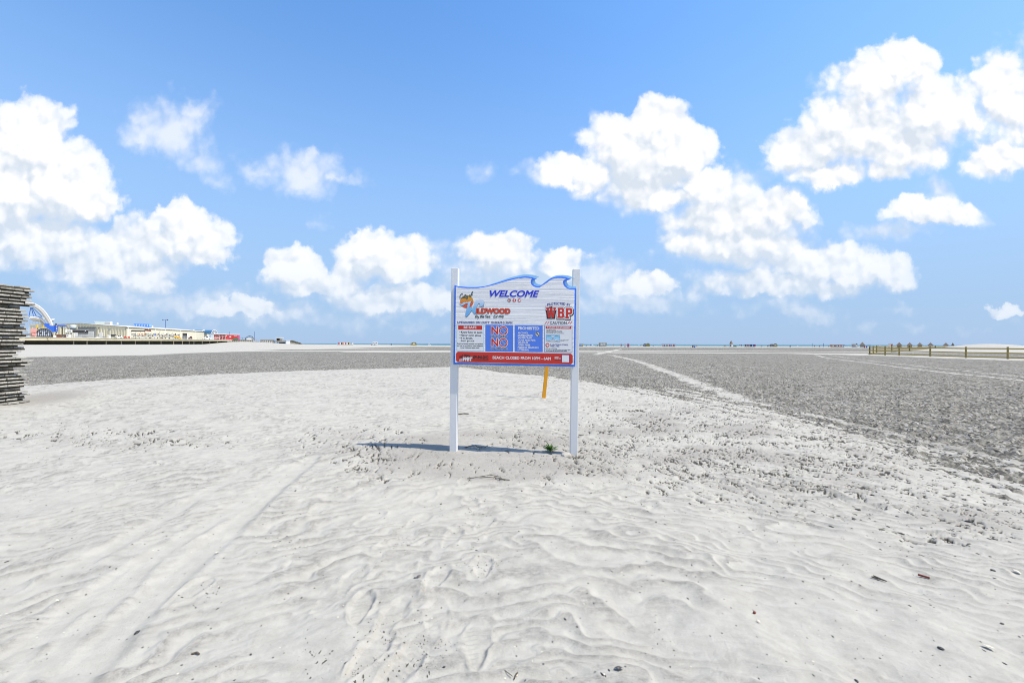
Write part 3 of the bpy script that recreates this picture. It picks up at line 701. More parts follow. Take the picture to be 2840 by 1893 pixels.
SEA = [[(440,756),(432,784)],[(440,756),(458,754),(456,768),(438,770),(454,772),(452,784),(432,786)],[(466,770),(466,782),(476,780),(482,768)],[(482,768),(474,796),(462,800)],
       [(512,752),(502,784),(510,786)],[(500,764),(520,762)],[(528,748),(516,786)],[(520,774),(530,768),(528,784),(536,784)],[(540,778),(552,772),(546,766),(538,778),(542,786),(554,784)],
       [(590,752),(576,752),(572,762),(586,770),(584,782),(568,784)],[(596,778),(608,772),(602,766),(594,778),(598,786),(610,784)],[(632,768),(622,768),(616,780),(624,786),(632,772),(632,786),(640,784)],
       [(706,758),(690,758),(684,786),(704,786)],[(688,771),(702,771)],[(718,768),(710,772),(718,780),(708,786)],[(732,758),(724,784),(732,786)],[(722,768),(738,766)],
       [(758,760),(750,786)],[(776,762),(766,764),(764,774),(774,774),(778,762),(770,786)],[(794,760),(786,786)],[(800,764),(812,760),(814,768),(802,774),(814,780),(808,788),(798,784)]]
stroke(SEA, 5.0, black_paint, sign, FACE - .007); stroke(SEA, 2.0, script_m, sign, FACE - .0095)
# beach patrol mark on the right
def arc_warp(u, w): t = (u - 1568) / 155; return u, w + 16 * t * t
lettering('PROTECTED BY', 1410, 580, 1726, 614, navy_paint, sign, FACE - .004, .03, space=1.1, warp=arc_warp)
def slab(kind):
    if kind == 'W': return [[(1388,650),(1432,650),(1432,674),(1424,674),(1436,745),(1450,690),(1446,674),(1440,674),(1440,650),(1480,650),(1480,674),(1474,674),(1486,745),(1496,674),(1488,674),(1488,650),(1526,650),(1526,674),(1518,674),(1498,790),(1470,790),(1456,730),(1444,790),(1412,790),(1398,674),(1388,674)]]
    if kind == 'B': return [[(1550,652),(1624,652),(1640,668),(1640,706),(1632,718),(1642,730),(1642,776),(1626,792),(1546,792),(1546,768),(1556,768),(1556,676),(1550,676)],[(1582,680),(1612,680),(1612,704),(1582,704)],[(1582,734),(1612,734),(1612,764),(1582,764)]]
    return [[(1666,654),(1740,654),(1758,672),(1758,722),(1740,740),(1698,740),(1698,772),(1712,772),(1712,796),(1658,796),(1658,772),(1668,772),(1668,678),(1662,678)],[(1698,682),(1728,682),(1728,712),(1698,712)]]
def grow(loop, k, du=0, dv=0):
    """outline pushed outward by k"""
    n = len(loop); A = sum(loop[i][0] * loop[(i + 1) % n][1] - loop[(i + 1) % n][0] * loop[i][1] for i in range(n)); sg = 1 if A > 0 else -1
    out = []
    for i in range(n):
        p0, p1, p2 = Vector(loop[i - 1]), Vector(loop[i]), Vector(loop[(i + 1) % n])
        a, b = (p1 - p0).normalized(), (p2 - p1).normalized(); na, nb_ = Vector((a.y, -a.x)) * sg, Vector((b.y, -b.x)) * sg
        q = na + nb_; q = q / max(q.length_squared / 2, .6)
        out.append((p1.x + q.x * k + du, p1.y + q.y * k + dv))
    return out
for L in 'WBP':
    lp = slab(L)
    lp = [[(1568 + (u - 1572) * .96 + 4, v + (u - 1568) * .012) for u, v in l] for l in lp]
    outline_mesh([[c1(*p) for p in grow(lp[0], 15, 6, 9)]], .003, 'letter_shadow', black_paint, sign, FACE - .004)
    outline_mesh([[c1(*p) for p in grow(lp[0], 15)]], .003, 'letter_edge', black_paint, sign, FACE - .0055)
    outline_mesh([[c1(*p) for p in grow(lp[0], 11)]], .003, 'letter_outline', white_paint, sign, FACE - .007)
    outline_mesh([[c1(*p) for p in l] for l in lp], .003, 'letter', red_paint, sign, FACE - .0085)
lettering('CAUTION', 1446, 838, 1674, 876, black_paint, sign, FACE - .004, .012, halo=.05, halo_m=white_paint)
for u in (1372, 1404, 1682, 1714): shape([(u, 872), (u + 26, 840), (u + 38, 840), (u + 12, 872)], red_paint, sign, FACE - .0035, 'slash_mark', .002)
lettering('LIFEGUARDS ON DUTY 10:00AM-5:30PM', 190, 837, 936, 868, navy_paint, sign, FACE - .004, .03, space=1.12)
# four notice panels
def notice(u0, v0, u1, v1, border, fill, inset):
    p = outline_mesh([rect(u0, v0, u1, v1)], .004, 'notice_panel', border, sign, FACE - .004)
    if fill: outline_mesh([rect(u0 + inset, v0 + inset, u1 - inset, v1 - inset)], .002, 'panel_face', fill, p, FACE - .0055)
    return p
for u0, v0, u1, v1 in ((172, 872, 1772, 884), (160, 1240, 1768, 1254)):                # pale raised edge above and below the panels
    outline_mesh([rect(u0, v0, u1, v1)], .002, 'raised_edge', white_paint, sign, FACE - .0015)
n1 = notice(180, 880, 549, 1237, pale_blue, white_paint, 6); L1 = -.009
outline_mesh([rect(200, 891, 526, 948)], .002, 'heading_bar', red_paint, n1, L1 + .001)
lettering('BE SAFE', 275, 902, 448, 935, white_paint, n1, L1 - .0015, .03)
for t, u0, v0, u1, v1 in (('Know how to swim', 239, 968, 529, 1000), ('Never swim alone', 237, 1011, 509, 1040), ('If in doubt,', 236, 1050, 397, 1082), ("don't go out", 234, 1086, 418, 1118)):
    lettering(t, u0, v0, u1, v1, black_paint, n1, L1, .016)
for v in (980, 1022, 1062): disc(224, v, 6, black_paint, n1, L1 + .001, 'bullet', 8)
for t, u0, v0, u1, v1 in (('Beach and bathing activities are regulated', 188, 1132, 536, 1152), ('and may be permitted in areas designated', 186, 1160, 536, 1180), ('by the Wildwood Beach Patrol', 232, 1187, 486, 1207)):
    lettering(t, u0, v0, u1, v1, black_paint, n1, L1, .03)
n2_ = notice(570, 882, 946, 1243, panel_blue, None, 0)
def no_block(v0, word):
    lettering('N', 650, v0, 744, v0 + 105, red_paint, n2_, L1, .03, halo=.075, halo_m=white_paint)
    c = v0 + 56
    disc(812, c, 66, white_paint, n2_, L1 + .001, 'ring_outline', 32, 40); disc(812, c, 59, red_paint, n2_, L1 - .001, 'ring', 32, 44)
    shape([(774, c - 30), (784, c - 38), (850, c + 30), (840, c + 38)], white_paint, n2_, L1 - .001, 'ring_bar', .002)
    shape([(777, c - 31), (781, c - 35), (847, c + 31), (843, c + 35)], black_paint, n2_, L1 - .0025, 'ring_bar_line', .002)
    lettering(word, 643, v0 + 117, 866, v0 + 152, black_paint, n2_, L1 - .0015, .012, halo=.055, halo_m=white_paint)
no_block(908, 'LIFEGUARD'); no_block(1070, 'SWIMMING')
n3_ = notice(968, 885, 1348, 1248, panel_blue, None, 0)
lettering('PROHIBITED', 1013, 911, 1301, 952, white_paint, n3_, L1, .03)
for t, u1, v0 in (('ALCOHOL', 1152, 982), ('SKIMBOARDS', 1210, 1016), ('WATERCRAFT', 1207, 1048), ('DOGS AND PETS', 1249, 1081), ('VEHICLES', 1147, 1114), ('OPEN FIRES', 1178, 1146), ('FEEDING SEAGULLS', 1291, 1180), ('LITTERING', 1157, 1212)):
    lettering(t, 1009, v0, u1, v0 + 24, white_paint, n3_, L1, .03)
disc(1276, 1010, 34, white_paint, n3_, L1 + .001, 'symbol_face'); disc(1276, 1010, 33, black_paint, n3_, L1 - .001, 'symbol_ring', 24, 27)
shape([(1254,1008),(1290,1008),(1290,1018),(1254,1018)], black_paint, n3_, L1 - .001, 'symbol_mark', .002); shape([(1254,986),(1262,982),(1300,1030),(1292,1036)], black_paint, n3_, L1 - .0025, 'symbol_bar', .002)
stroke([[(1278,1002),(1286,994),(1280,988),(1292,982)],[(1290,1003),(1300,998),(1296,990)]], 2, black_paint, n3_, L1 - .001, 'symbol_smoke')
n4_ = notice(1370, 889, 1750, 1253, mat('slate_blue', (.06, .18, .42), .4, .05), white_paint, 6)
outline_mesh([rect(1388, 901, 1736, 936)], .002, 'heading_bar', red_paint, n4_, L1 + .001)
lettering('IF CAUGHT IN A RIP CURRENT', 1406, 909, 1716, 928, white_paint, n4_, L1 - .0015, .04)
for t, u1, v0 in (("Don't fight the current", 1524, 944), ('Swim out of the current, then to shore', 1612, 962), ("If you can't escape, float or tread water", 1618, 977), ('If you need help, call or wave for assistance', 1642, 992)):
    lettering(t, 1402, v0, u1, v0 + 13, black_paint, n4_, L1, .035); disc(1396, v0 + 7, 3, black_paint, n4_, L1 + .001, 'bullet', 6)
pic = outline_mesh([rect(1391, 1018, 1584, 1114)], .002, 'diagram_frame', mat('slate_blue', 0), n4_, L1 + .001)
shape([(1396,1022),(1580,1024),(1580,1098),(1396,1096)], mat('diagram_sky', (.28, .52, .72), .4, .1), n4_, L1 - .001, 'diagram_sea', .002)
shape([(1396,1096),(1580,1098),(1580,1110),(1396,1108)], mat('diagram_shore', (.62, .58, .44), .4, .1), n4_, L1 - .001, 'diagram_shore', .002)
stroke([[(1402,1044),(1430,1032),(1464,1036)],[(1512,1036),(1550,1032),(1576,1048)]], 4, mat('diagram_green', (.06, .26, .14), .4, .1), n4_, L1 - .002, 'diagram_bar')
stroke([[(1420,1100),(1462,1092),(1484,1068),(1480,1044),(1470,1036)],[(1558,1100),(1516,1092),(1494,1068),(1498,1044),(1508,1036)],[(1489,1090),(1489,1040)]], 3, white_paint, n4_, L1 - .002, 'diagram_current')
stroke([[(1416,1103),(1456,1098),(1480,1078),(1486,1050)],[(1560,1104),(1522,1098),(1500,1078),(1492,1050)]], 1.8, black_paint, n4_, L1 - .004, 'diagram_arrow')
stroke([[(1402,1080),(1446,1080)],[(1530,1080),(1572,1082)]], 2, white_paint, n4_, L1 - .002, 'diagram_wave')
for t, u1, v0 in (('Swim parallel to shore', 1708, 1083), ('until out of current', 1690, 1092), ('then to land', 1640, 1101)): lettering(t, 1590, v0, u1, v0 + 6, black_paint, n4_, L1, .02)
d = disc(1412, 1159, 28, red_paint, n4_, L1 + .001, 'symbol_face')
shape([(1392,1162),(1398,1150),(1412,1145),(1428,1152),(1436,1164),(1420,1164),(1416,1178),(1408,1178),(1412,1164)], white_paint, n4_, L1 - .001, 'symbol_mark', .002)
lettering('IF LIGHTENING STRIKES', 1447, 1144, 1692, 1163, navy_paint, n4_, L1, .02); lettering('TAKE A HIKE', 1447, 1164, 1574, 1183, navy_paint, n4_, L1, .02)
lettering('STOP ALL ACTIVITIES.', 1388, 1199, 1542, 1211, black_paint, n4_, L1, .035)
lettering('Seek shelter in a substantial building or hard-topped vehicle', 1388, 1215, 1725, 1229, black_paint, n4_, L1, .035); lettering('Wait 30 minutes after the storm to resume activities', 1388, 1230, 1678, 1244, black_paint, n4_, L1, .035)
# red strip along the foot
def corner_cut(u0, v0, u1, v1, k):
    q = [(u0 + k, v0), (u1 - k, v0), (u1, v0 + k), (u1, v1 - k), (u1 - k, v1), (u0 + k, v1), (u0, v1 - k), (u0, v0 + k)]
    return [c1(u, v + slope(v) * (u - u0)) for u, v in q]
foot = outline_mesh([corner_cut(170, 1247, 1756, 1390, 24)], .004, 'closing_strip', red_paint, sign, FACE - .004)
lettering('BEACH CLOSED FROM 10PM - 6AM', 668, 1315, 1458, 1355, white_paint, foot, L1, .028)
lettering('609-846-2012', 394, 1300, 612, 1346, black_paint, foot, L1, .04); shape([(394,1353),(612,1355),(612,1363),(394,1361)], black_paint, foot, L1 + .001, 'underline', .002)
lettering('WBT', 262, 1322, 396, 1376, white_paint, foot, L1 - .002, .05, .25, halo=.09, halo_m=black_paint)
def rise(u, w): return u, w - (u - 240) * .45
lettering('TAKE', 214, 1298, 272, 1334, black_paint, foot, L1, .05, .2, warp=rise)
lettering('WILDWOOD', 282, 1288, 366, 1322, black_paint, foot, L1, .05, -.15, warp=lambda u, w: (u, w + (u - 320) * .12))
for k in range(4): shape([(208, 1352 + k * 7), (262 + k * 6, 1342 + k * 8), (266 + k * 6, 1347 + k * 8), (216, 1357 + k * 7)], mat('strip_grey', (.45, .42, .46), .4, .1), foot, L1 + .001, 'speed_line', .002)
lettering('LEARN', 1510, 1318, 1568, 1331, white_paint, foot, L1, .035); lettering('MORE AT:', 1510, 1334, 1594, 1348, white_paint, foot, L1, .035); lettering('wildwoodnj.org', 1510, 1356, 1592, 1366, black_paint, foot, L1, .035)
outline_mesh([rect(1604, 1288, 1712, 1396)], .002, 'blank_square_edge', navy_paint, foot, L1 + .001); outline_mesh([rect(1610, 1294, 1706, 1390)], .002, 'blank_square', white_paint, foot, L1 - .001)

# ------------------------------------------------------------------ yellow stake behind the sign
SKY_ = 11.9
yb = at(1507, 1106, SKY_); g = height_at(yb.x, SKY_)
yt = at(1536, 826, SKY_ + .05)
m = MB(); m.beam((yb.x, SKY_, g - .1), (yt.x, SKY_ + .05, yt.z), .03, .105)
stake = m.build('marker_stake', mat('safety_yellow', (.62, .27, .006), .5, .08, 3))
bv = stake.modifiers.new('edge', 'BEVEL'); bv.width = .004
tag(stake, 'slanting yellow wooden stake standing in the sand behind the sign', 'stake')

# ------------------------------------------------------------------ stack of boardwalk sections
old_wood = bpy.data.materials.new('weathered_board'); old_wood.use_nodes = True
B = NB(old_wood.node_tree); pr = old_wood.node_tree.nodes['Principled BSDF']; pr.inputs['Roughness'].default_value = .85; pr.inputs['Specular IOR Level'].default_value = .15
oc = B.n('ShaderNodeTexCoord').outputs['Object']; rnd = B.n('ShaderNodeObjectInfo').outputs['Random']
wv = B.v('ADD', oc, B.comb(B.m('MULTIPLY', rnd, 37.0), B.m('MULTIPLY', rnd, 11.0), 0.0))
g1 = B.noise(B.v('MULTIPLY', wv, (.6, 9, 22)), 2.2, 6, .65); g2 = B.noise(B.v('MULTIPLY', wv, (5, 5, 9)), 1.6, 5, .7)
cw = B.mix(B.ss(g1, .3, .7), (.25, .238, .205), (.48, .462, .41))
cw = B.mix(B.m('MULTIPLY', B.ss(g2, .52, .72), .6), cw, (.10, .095, .08))
cw = B.mix(B.m('MULTIPLY', B.m('GREATER_THAN', rnd, .72), .45), cw, (.10, .095, .08))
old_wood.node_tree.links.new(cw, pr.inputs['Base Color'])
bp = B.n('ShaderNodeBump'); bp.inputs['Distance'].default_value = .004; old_wood.node_tree.links.new(g1, bp.inputs['Height']); old_wood.node_tree.links.new(bp.outputs[0], pr.inputs['Normal'])
dark_wood = mat('shaded_joist', (.050, .041, .026), .9, .3, 5, spec=.1)  # darkened tone puts the shade of the plank overhang into the joists
SX = -12.42
rnd_ = random.Random(5)
pk = MB().box((-.95, 0, 0), (1.9, .228, .046)); plank_me = None
jm = MB().box((0, 0, 0), (.045, 1.0, .047)); joist_me = None
N_LAY = 35; zz = height_at(SX, 10.2) - .03
ordinal = ['topmost', 'second from the top', 'third from the top', 'fourth from the top', 'fifth from the top', 'sixth from the top', 'seventh from the top', 'eighth from the top', 'ninth from the top', 'tenth from the top', 'eleventh from the top', 'twelfth from the top', 'thirteenth from the top', 'fourteenth from the top', 'fifteenth from the top', 'sixteenth from the top', 'seventeenth from the top', 'eighteenth from the top',
           'seventeenth from the bottom', 'sixteenth from the bottom', 'fifteenth from the bottom', 'fourteenth from the bottom', 'thirteenth from the bottom', 'twelfth from the bottom', 'eleventh from the bottom', 'tenth from the bottom', 'ninth from the bottom', 'eighth from the bottom', 'seventh from the bottom', 'sixth from the bottom', 'fifth from the bottom', 'fourth from the bottom', 'third from the bottom', 'second from the bottom', 'lowest']
STACK_TOP = at(60, 793, 10.6).z
pitch = (STACK_TOP - zz) / N_LAY
for L in range(N_LAY):
    y_end = 10.63 + rnd_.uniform(-.04, .12) + (.10 if L > N_LAY - 7 else 0) + (-.14 if 8 < L < 20 and rnd_.random() < .4 else 0)
    dx_ = rnd_.uniform(-.035, .03)
    sec = empty('boardwalk_section', (SX + dx_, y_end, zz + L * pitch), 'weathered grey boardwalk section, %s in the tall stack' % ordinal[N_LAY - 1 - L], 'boardwalk section', 'boardwalk sections stacked beside the beach')
    jz = pitch - .048
    bundle = L % 6 == 4
    for k in range(3):
        if joist_me is None:
            jo = jm.build('joist', dark_wood, sec); joist_me = jo.data
        else: jo = bpy.data.objects.new('joist', joist_me); COL.objects.link(jo); jo.parent = sec
        jo.location = (-.10 - .8 * k, -1.02, jz / 2); jo.scale = (1, 1.90, jz / .047 * .985)
    y = 0.0; k = 0
    while y < 2.05:
        if plank_me is None:
            po = pk.build('plank', old_wood, sec); plank_me = po.data
            bv = po.modifiers.new('edge', 'BEVEL'); bv.width = .006; bv.segments = 1
        else:
            po = bpy.data.objects.new('plank', plank_me); COL.objects.link(po); po.parent = sec
            bv = po.modifiers.new('edge', 'BEVEL'); bv.width = .006; bv.segments = 1
        po.location = (rnd_.uniform(-.022, .016) - (.16 if bundle else 0) - (.12 if rnd_.random() < .04 else 0), -y - .115, jz + .0235 + rnd_.uniform(-.001, .001))
        po.rotation_euler = (rnd_.uniform(-.008, .008), 0, rnd_.uniform(-.012, .012))
        y += .2325 + rnd_.uniform(.002, .012); k += 1

# ------------------------------------------------------------------ post and rail fence
fence_wood = mat('treated_fence_wood', (.42, .31, .095), .8, .25, 3, bump=.002, bscale=8, spec=.15)
fence_post_m = mat('treated_post_wood', (.29, .235, .10), .85, .25, 3, spec=.15)
def fence(name, pts, label, group=None, rails=(.17, .72, 1.27), hgt=1.47):
    f = empty(name, (pts[0][0], pts[0][1], height_at(*pts[0])), label, 'fence', group)
    o0 = f.location.copy(); tops = []
    for (x, y) in pts:
        z = min(height_at(x, y), .55); m = MB().tube((x, y, z - .3), (x, y, z + hgt + .03), .105, 10, .10)
        p = m.build('post', fence_post_m, smooth=False); adopt(p, f); tops.append((x, y, z))
    for a, b in zip(tops[:-1], tops[1:]):
        for r in rails:
            off = .0
            q = MB(); q.beam((a[0] - .13, a[1] - .0, a[2] + r), (b[0] - .13, b[1], b[2] + r), .05, .155)
            p = q.build('rail', fence_wood); adopt(p, f)
    return f
FX = 61.5
front = [(FX * 1.0, F * FX / (x - 1420)) for x in (2412, 2455, 2494, 2580, 2679, 2795, 2936, 3120)]
fence('rail_fence', front, 'brown post and rail fence nearest the camera beside the sand mound')
back = [(F * 0 + (x - 1420) / F * Y, Y) for x, Y in ((2422, 75.5), (2431.5, 88), (2473.5, 90), (2523, 91), (2594, 92), (2671, 93))]
fence('rail_fence', [front[0]] + back, 'thinner back run of the rail fence behind the front rails')

# ------------------------------------------------------------------ weed at the right post
wp = ground_pt(1527, 1246); gz = height_at(*wp)
weed = empty('weed', (wp[0], wp[1], gz), 'small green spiky weed growing in the sand by the right post', 'weed')
leaf_m = mat('weed_leaf', (.075, .18, .018), .55, .5, 9)
leaf_me = None
MB().lathe([(.012, -.03), (.012, .0), (.006, .05)], n=6).build('stem', leaf_m, weed)
for k in range(46):
    if leaf_me is None:
        m = MB(); n = 6; vs = []; fs = []
        for i in range(n + 1):
            t = i / n; w = .011 * math.sin(math.pi * min(1, t * .9 + .1)) ** .7 * (1 - .3 * t) + .001; z = .10 * math.sin(t * 1.7) * .42; xx = .115 * t
            vs += [(xx, -w, z + .003), (xx, 0, z - .002), (xx, w, z + .003)]
        for i in range(n): fs += [(3 * i, 3 * i + 1, 3 * i + 4, 3 * i + 3), (3 * i + 1, 3 * i + 2, 3 * i + 5, 3 * i + 4)]
        lo = m.add(vs, fs).build('leaf', leaf_m, weed, fix=False); leaf_me = lo.data
    else: lo = bpy.data.objects.new('leaf', leaf_me); COL.objects.link(lo); lo.parent = weed
    lo.rotation_euler = (random.uniform(-.3, .3), -random.choice((.02, .12, .32, .58)) + random.uniform(-.12, .12), k * 2.4)
    s_ = random.uniform(.7, 1.15); lo.scale = (s_, s_, s_); lo.location = (0, 0, .008)

# ------------------------------------------------------------------ far things: measured in photo pixels at a known distance
def M(name, r, g, b, **k): return mat(name, srgb(r, g, b), **k)
white_m = mat('far_white', (.72, .72, .70), .5, .06); grey_m = mat('far_grey', (.33, .34, .34), .6, .15); dark_m = mat('far_dark', (.03, .03, .032), .6, .3)
cream_m = mat('cream_siding', (.62, .595, .475), .55, .05, .3); steel_m = mat('galvanised', (.42, .44, .45), .45, .15, metal=.3)
redm = mat('far_red', (.50, .035, .03), .5, .12); bluem = mat('far_blue', (.03, .12, .52), .5, .1); navym = mat('far_navy', (.02, .05, .20), .5, .1)
yellowm = mat('far_yellow', (.62, .42, .03), .5, .1); orangem = mat('far_orange', (.62, .22, .03), .5, .2); pinkm = mat('far_pink', (.58, .30, .27), .5, .1); pink2 = mat('far_magenta', (.50, .10, .22), .5, .1)
olivem = mat('olive_cloth', (.30, .26, .095), .7, .12, 1.5); tanm = mat('tan_cloth', (.46, .43, .34), .7, .1); thatch = mat('cedar_shingle', (.20, .155, .105), .9, .35, 3); greenm = mat('far_green', (.06, .19, .10), .6, .2)
brownm = mat('far_brown', (.14, .055, .04), .7, .2); glassm = mat('blue_glass', (.05, .16, .30), .15, .1, spec=.8); lightb = mat('far_lightblue', (.22, .42, .66), .5, .1); woodm = mat('far_timber', (.26, .21, .13), .8, .3, 2)
skin_m = mat('far_skin', (.36, .20, .13), .6, .1)

class Spot:
    """a thing standing at photo pixel (px, py) at depth Z, turned to face the eye; sizes are given in photo pixels there"""
    def __init__(s, name, label, cat, px, py, Z, group=None, ground=False, turn=0.0):
        w = at(px, py, Z)
        if ground: w.z = height_at(w.x, w.y)
        s.th = math.atan2(w.x, w.y); s.sx = Z / F * math.cos(s.th); s.sz = Z / F; s.px = px; s.py = py
        s.o = empty(name, w, label, cat, group, -s.th + turn); s.z0 = 0.0
    def X(s, px): return (px - s.px) * s.sx
    def Zp(s, py): return (s.py - py) * s.sz
    def box(s, name, m, x0, y0, x1, y1, front=0.0, depth=1.0, parent=None):
        """pixel rectangle (x0,y0)-(x1,y1); front and depth in metres away from the eye"""
        a, b, c, d = s.X(x0), s.X(x1), s.Zp(y1), s.Zp(y0)
        return MB().box(((a + b) / 2, front + depth / 2, (c + d) / 2), (abs(b - a), depth, abs(d - c))).build(name, m, parent or s.o)
    def poly(s, name, m, pts, front=0.0, depth=1.0, parent=None):
        return MB().prism([(s.X(x), s.Zp(y)) for x, y in pts], front, 'Y', depth).build(name, m, parent or s.o)
    def bar(s, name, m, p, q, r=.06, front=0.0, parent=None, n=6):
        return MB().tube((s.X(p[0]), front, s.Zp(p[1])), (s.X(q[0]), front, s.Zp(q[1])), r, n).build(name, m, parent or s.o)

# ------------------------------------------------------------------ pier
PX = -225.0; DECK = 4.15
def pier_y(px): return PX * F / (px - 1420)
def pz(px, back): return (PX - back) * F / (px - 1420)
pier = empty('amusement_pier', (PX, 240, 0), 'long pale concrete pier deck on a dark underside at the left', 'pier')
concrete = mat('stained_concrete', (.60, .54, .37), .8, .28, .35)
underdeck_dark = mat('underdeck_shade', (.055, .052, .040), .9, .35, .6, spec=.1)  # near-black tone paints in the shade under the deck
def pier_part(m, name, mt): return adopt(m.build(name, mt), pier)
m = MB().prism([(150, 2.3), (220, 2.65), (300, 3.1), (333, 3.2), (333, DECK), (150, DECK)], PX - 150, 'X', 150)
pier_part(m, 'deck', concrete)
m = MB().box((PX + .12, 242, DECK - .10), (.24, 183, .30)); pier_part(m, 'edge_beam', mat('pale_concrete', (.60, .57, .47), .8, .2, .5))
m = MB().box((PX - 3.0, 241, .5), (.4, 182, 5.6)); pier_part(m, 'bulkhead', underdeck_dark)  # dark sheet that stands for the shaded space below the deck
for px in (206, 243, 296, 338, 377, 415, 448, 483, 507, 526, 539, 562, 583, 604):
    y = pier_y(px); mt = woodm if px in (483, 507) else mat('pier_pile', (.13, .125, .10), .9, .3, 1)
    pier_part(MB().tube((PX - .35, y, -1.2), (PX - .35, y, 3.3), .22, 8), 'pile', mt)
rail_m = steel_m
for a, b in ((178, 318), (372, 400), (500, 575), (615, 640)):
    ya, yb_ = pier_y(a), pier_y(b); k = max(2, int((yb_ - ya) / 3))
    for i in range(k + 1):
        y = ya + (yb_ - ya) * i / k; pier_part(MB().tube((PX - .3, y, DECK), (PX - .3, y, DECK + 1.15), .035, 5), 'rail_post', rail_m)
    for z in (.6, 1.12): pier_part(MB().tube((PX - .3, ya, DECK + z), (PX - .3, yb_, DECK + z), .03, 5), 'rail_bar', rail_m)
pier_part(MB().beam((PX + .3, pier_y(128), DECK + .3), (PX + .9, pier_y(138), 2.9), .3, .12), 'loose_timber', mat('pale_timber', (.45, .39, .24), .8, .2, 2))

# building: corrugated gable end facing the beach, smooth long wall along the pier
bld = empty('pier_building', (-240, 258, DECK), 'long low cream metal building with corrugated gable on the pier', 'building')
Yg = 258.0; Xr, Xl, Xp = -240.0, -300.0, -268.0; EV, PK = 11.5, 13.6
def bpart(m, name, mt, parent=None): return adopt(m.build(name, mt), parent or bld)
def roof_z(x): return PK - (PK - EV) * abs(x - Xp) / 28.0 if x >= Xp else PK - (PK - EV) * .55 * abs(x - Xp) / 28.0
m = MB(); vs = []; fs = []; xs = []; n = 132
for i in range(n + 1):
    x = Xl + (Xr - Xl) * i / n; dy_ = .28 if i % 4 in (1, 2) else 0
    vs += [(x, Yg - dy_, DECK), (x, Yg - dy_, roof_z(x) - .1)]
    if i: fs.append((2 * i - 2, 2 * i, 2 * i + 1, 2 * i - 1))
bpart(m.add(vs, fs), 'corrugated_gable', mat('cream_gable', (.60, .565, .425), .5, .05, .3))
# long wall runs away, a little off the pier line
ex, ey = -257.0, 352.0
d_ = Vector((ex - Xr, ey - Yg, 0)).normalized(); nrm = Vector((d_.y, -d_.x, 0))
def along(t, out=0.0): return Vector((Xr, Yg, 0)) + d_ * t + nrm * out
Ltot = (Vector((ex, ey, 0)) - Vector((Xr, Yg, 0))).length
q = MB(); a, b = along(0), along(Ltot)
q.add([(a.x, a.y, DECK), (b.x, b.y, DECK), (b.x, b.y, EV - .3), (a.x, a.y, EV), (a.x - 1, a.y, DECK), (b.x - 1, b.y, DECK), (b.x - 1, b.y, EV - .3), (a.x - 1, a.y, EV)], [(0, 1, 2, 3), (7, 6, 5, 4), (0, 3, 7, 4), (1, 5, 6, 2), (3, 2, 6, 7), (0, 4, 5, 1)])
bpart(q, 'long_wall', cream_m)
def roofpt(x, t, dz=0.0): return Vector((x, Yg, roof_z(x) + dz)) + d_ * t - Vector((0, 0, .3 * t / Ltot))
q = MB(); vs = []
for t in (-.5, Ltot):
    for x in (Xl, Xp, Xr + .5):
        for dz in (0, .22): p_ = roofpt(x, t, dz); vs.append(p_)
q.add(vs, [(1, 3, 9, 7), (3, 5, 11, 9), (0, 6, 8, 2), (2, 8, 10, 4), (0, 2, 3, 1), (2, 4, 5, 3), (6, 7, 9, 8), (8, 9, 11, 10), (4, 10, 11, 5), (0, 1, 7, 6)])
bpart(q, 'roof', mat('pale_roof', (.60, .60, .57), .5, .06, .3))
q = MB(); a, b = along(-.4, .35), along(Ltot, .35); q.beam((a.x, a.y, EV + .05), (b.x, b.y, EV - .25), .3, .42); bpart(q, 'eaves_gutter', white_m)
q = MB(); a, b = along(0, .08), along(Ltot, .08); q.beam((a.x, a.y, EV - .45), (b.x, b.y, EV - .75), .1, .5); bpart(q, 'eaves_band', mat('eaves_shade_tone', (.30, .28, .20), .7, .1))  # dark strip colours in the shade below the gutter
def t_at(px):
    u = (px - 1420) / F; return (u * Yg - Xr) / (d_.x - u * d_.y)
for px in (355, 410, 430, 458, 500, 540, 568):
    p_ = along(t_at(px), .12); bpart(MB().box((p_.x, p_.y, (DECK + EV) / 2), (.3, .3, EV - DECK - .4)), 'downpipe', white_m)
def wall_panel(px0, px1, z0, z1, name, mt, out, parent=None):
    t0, t1 = t_at(px0), t_at(px1); a, b = along(t0, out), along(t1, out); c, e = along(t0, out - .3), along(t1, out - .3)
    q = MB().add([(p.x, p.y, z) for z in (z0, z1) for p in (a, b, e, c)], [(3, 2, 1, 0), (4, 5, 6, 7), (0, 1, 5, 4), (1, 2, 6, 5), (2, 3, 7, 6), (3, 0, 4, 7)])
    return bpart(q, name, mt, parent)
wall_panel(506, 520, DECK, 9.1, 'loading_door', dark_m, .06); wall_panel(518.5, 520, DECK, 9.0, 'door_edge', white_m, .10); wall_panel(522.5, 526.5, DECK, 7.6, 'side_door', white_m, .08)
def gx(px): return (px - 1420) / F * Yg
def gz_(py): return at(300, py, Yg).z
def gable_box(px0, px1, py0, py1, name, mt, out, parent=None, dep=.3):
    a, b, c, e = gx(px0), gx(px1), gz_(py1), gz_(py0)
    return bpart(MB().box(((a + b) / 2, Yg - out - dep / 2 + .02, (c + e) / 2), (b - a, dep, e - c)), name, mt, parent)
dr = gable_box(218, 267, 908.5, 937, 'door_bay', mat('bay_grey', (.25, .26, .26), .7, .1), .16); gable_box(218, 267, 907.3, 908.8, 'bay_lintel', dark_m, .42, dr, .2)
rd = gable_box(246.5, 262, 919, 937, 'roller_door', white_m, .46, dr, .1)
for k in range(5): gable_box(246.5, 262, 921 + k * 3, 921.6 + k * 3, 'door_rib', grey_m, .55, dr, .06)
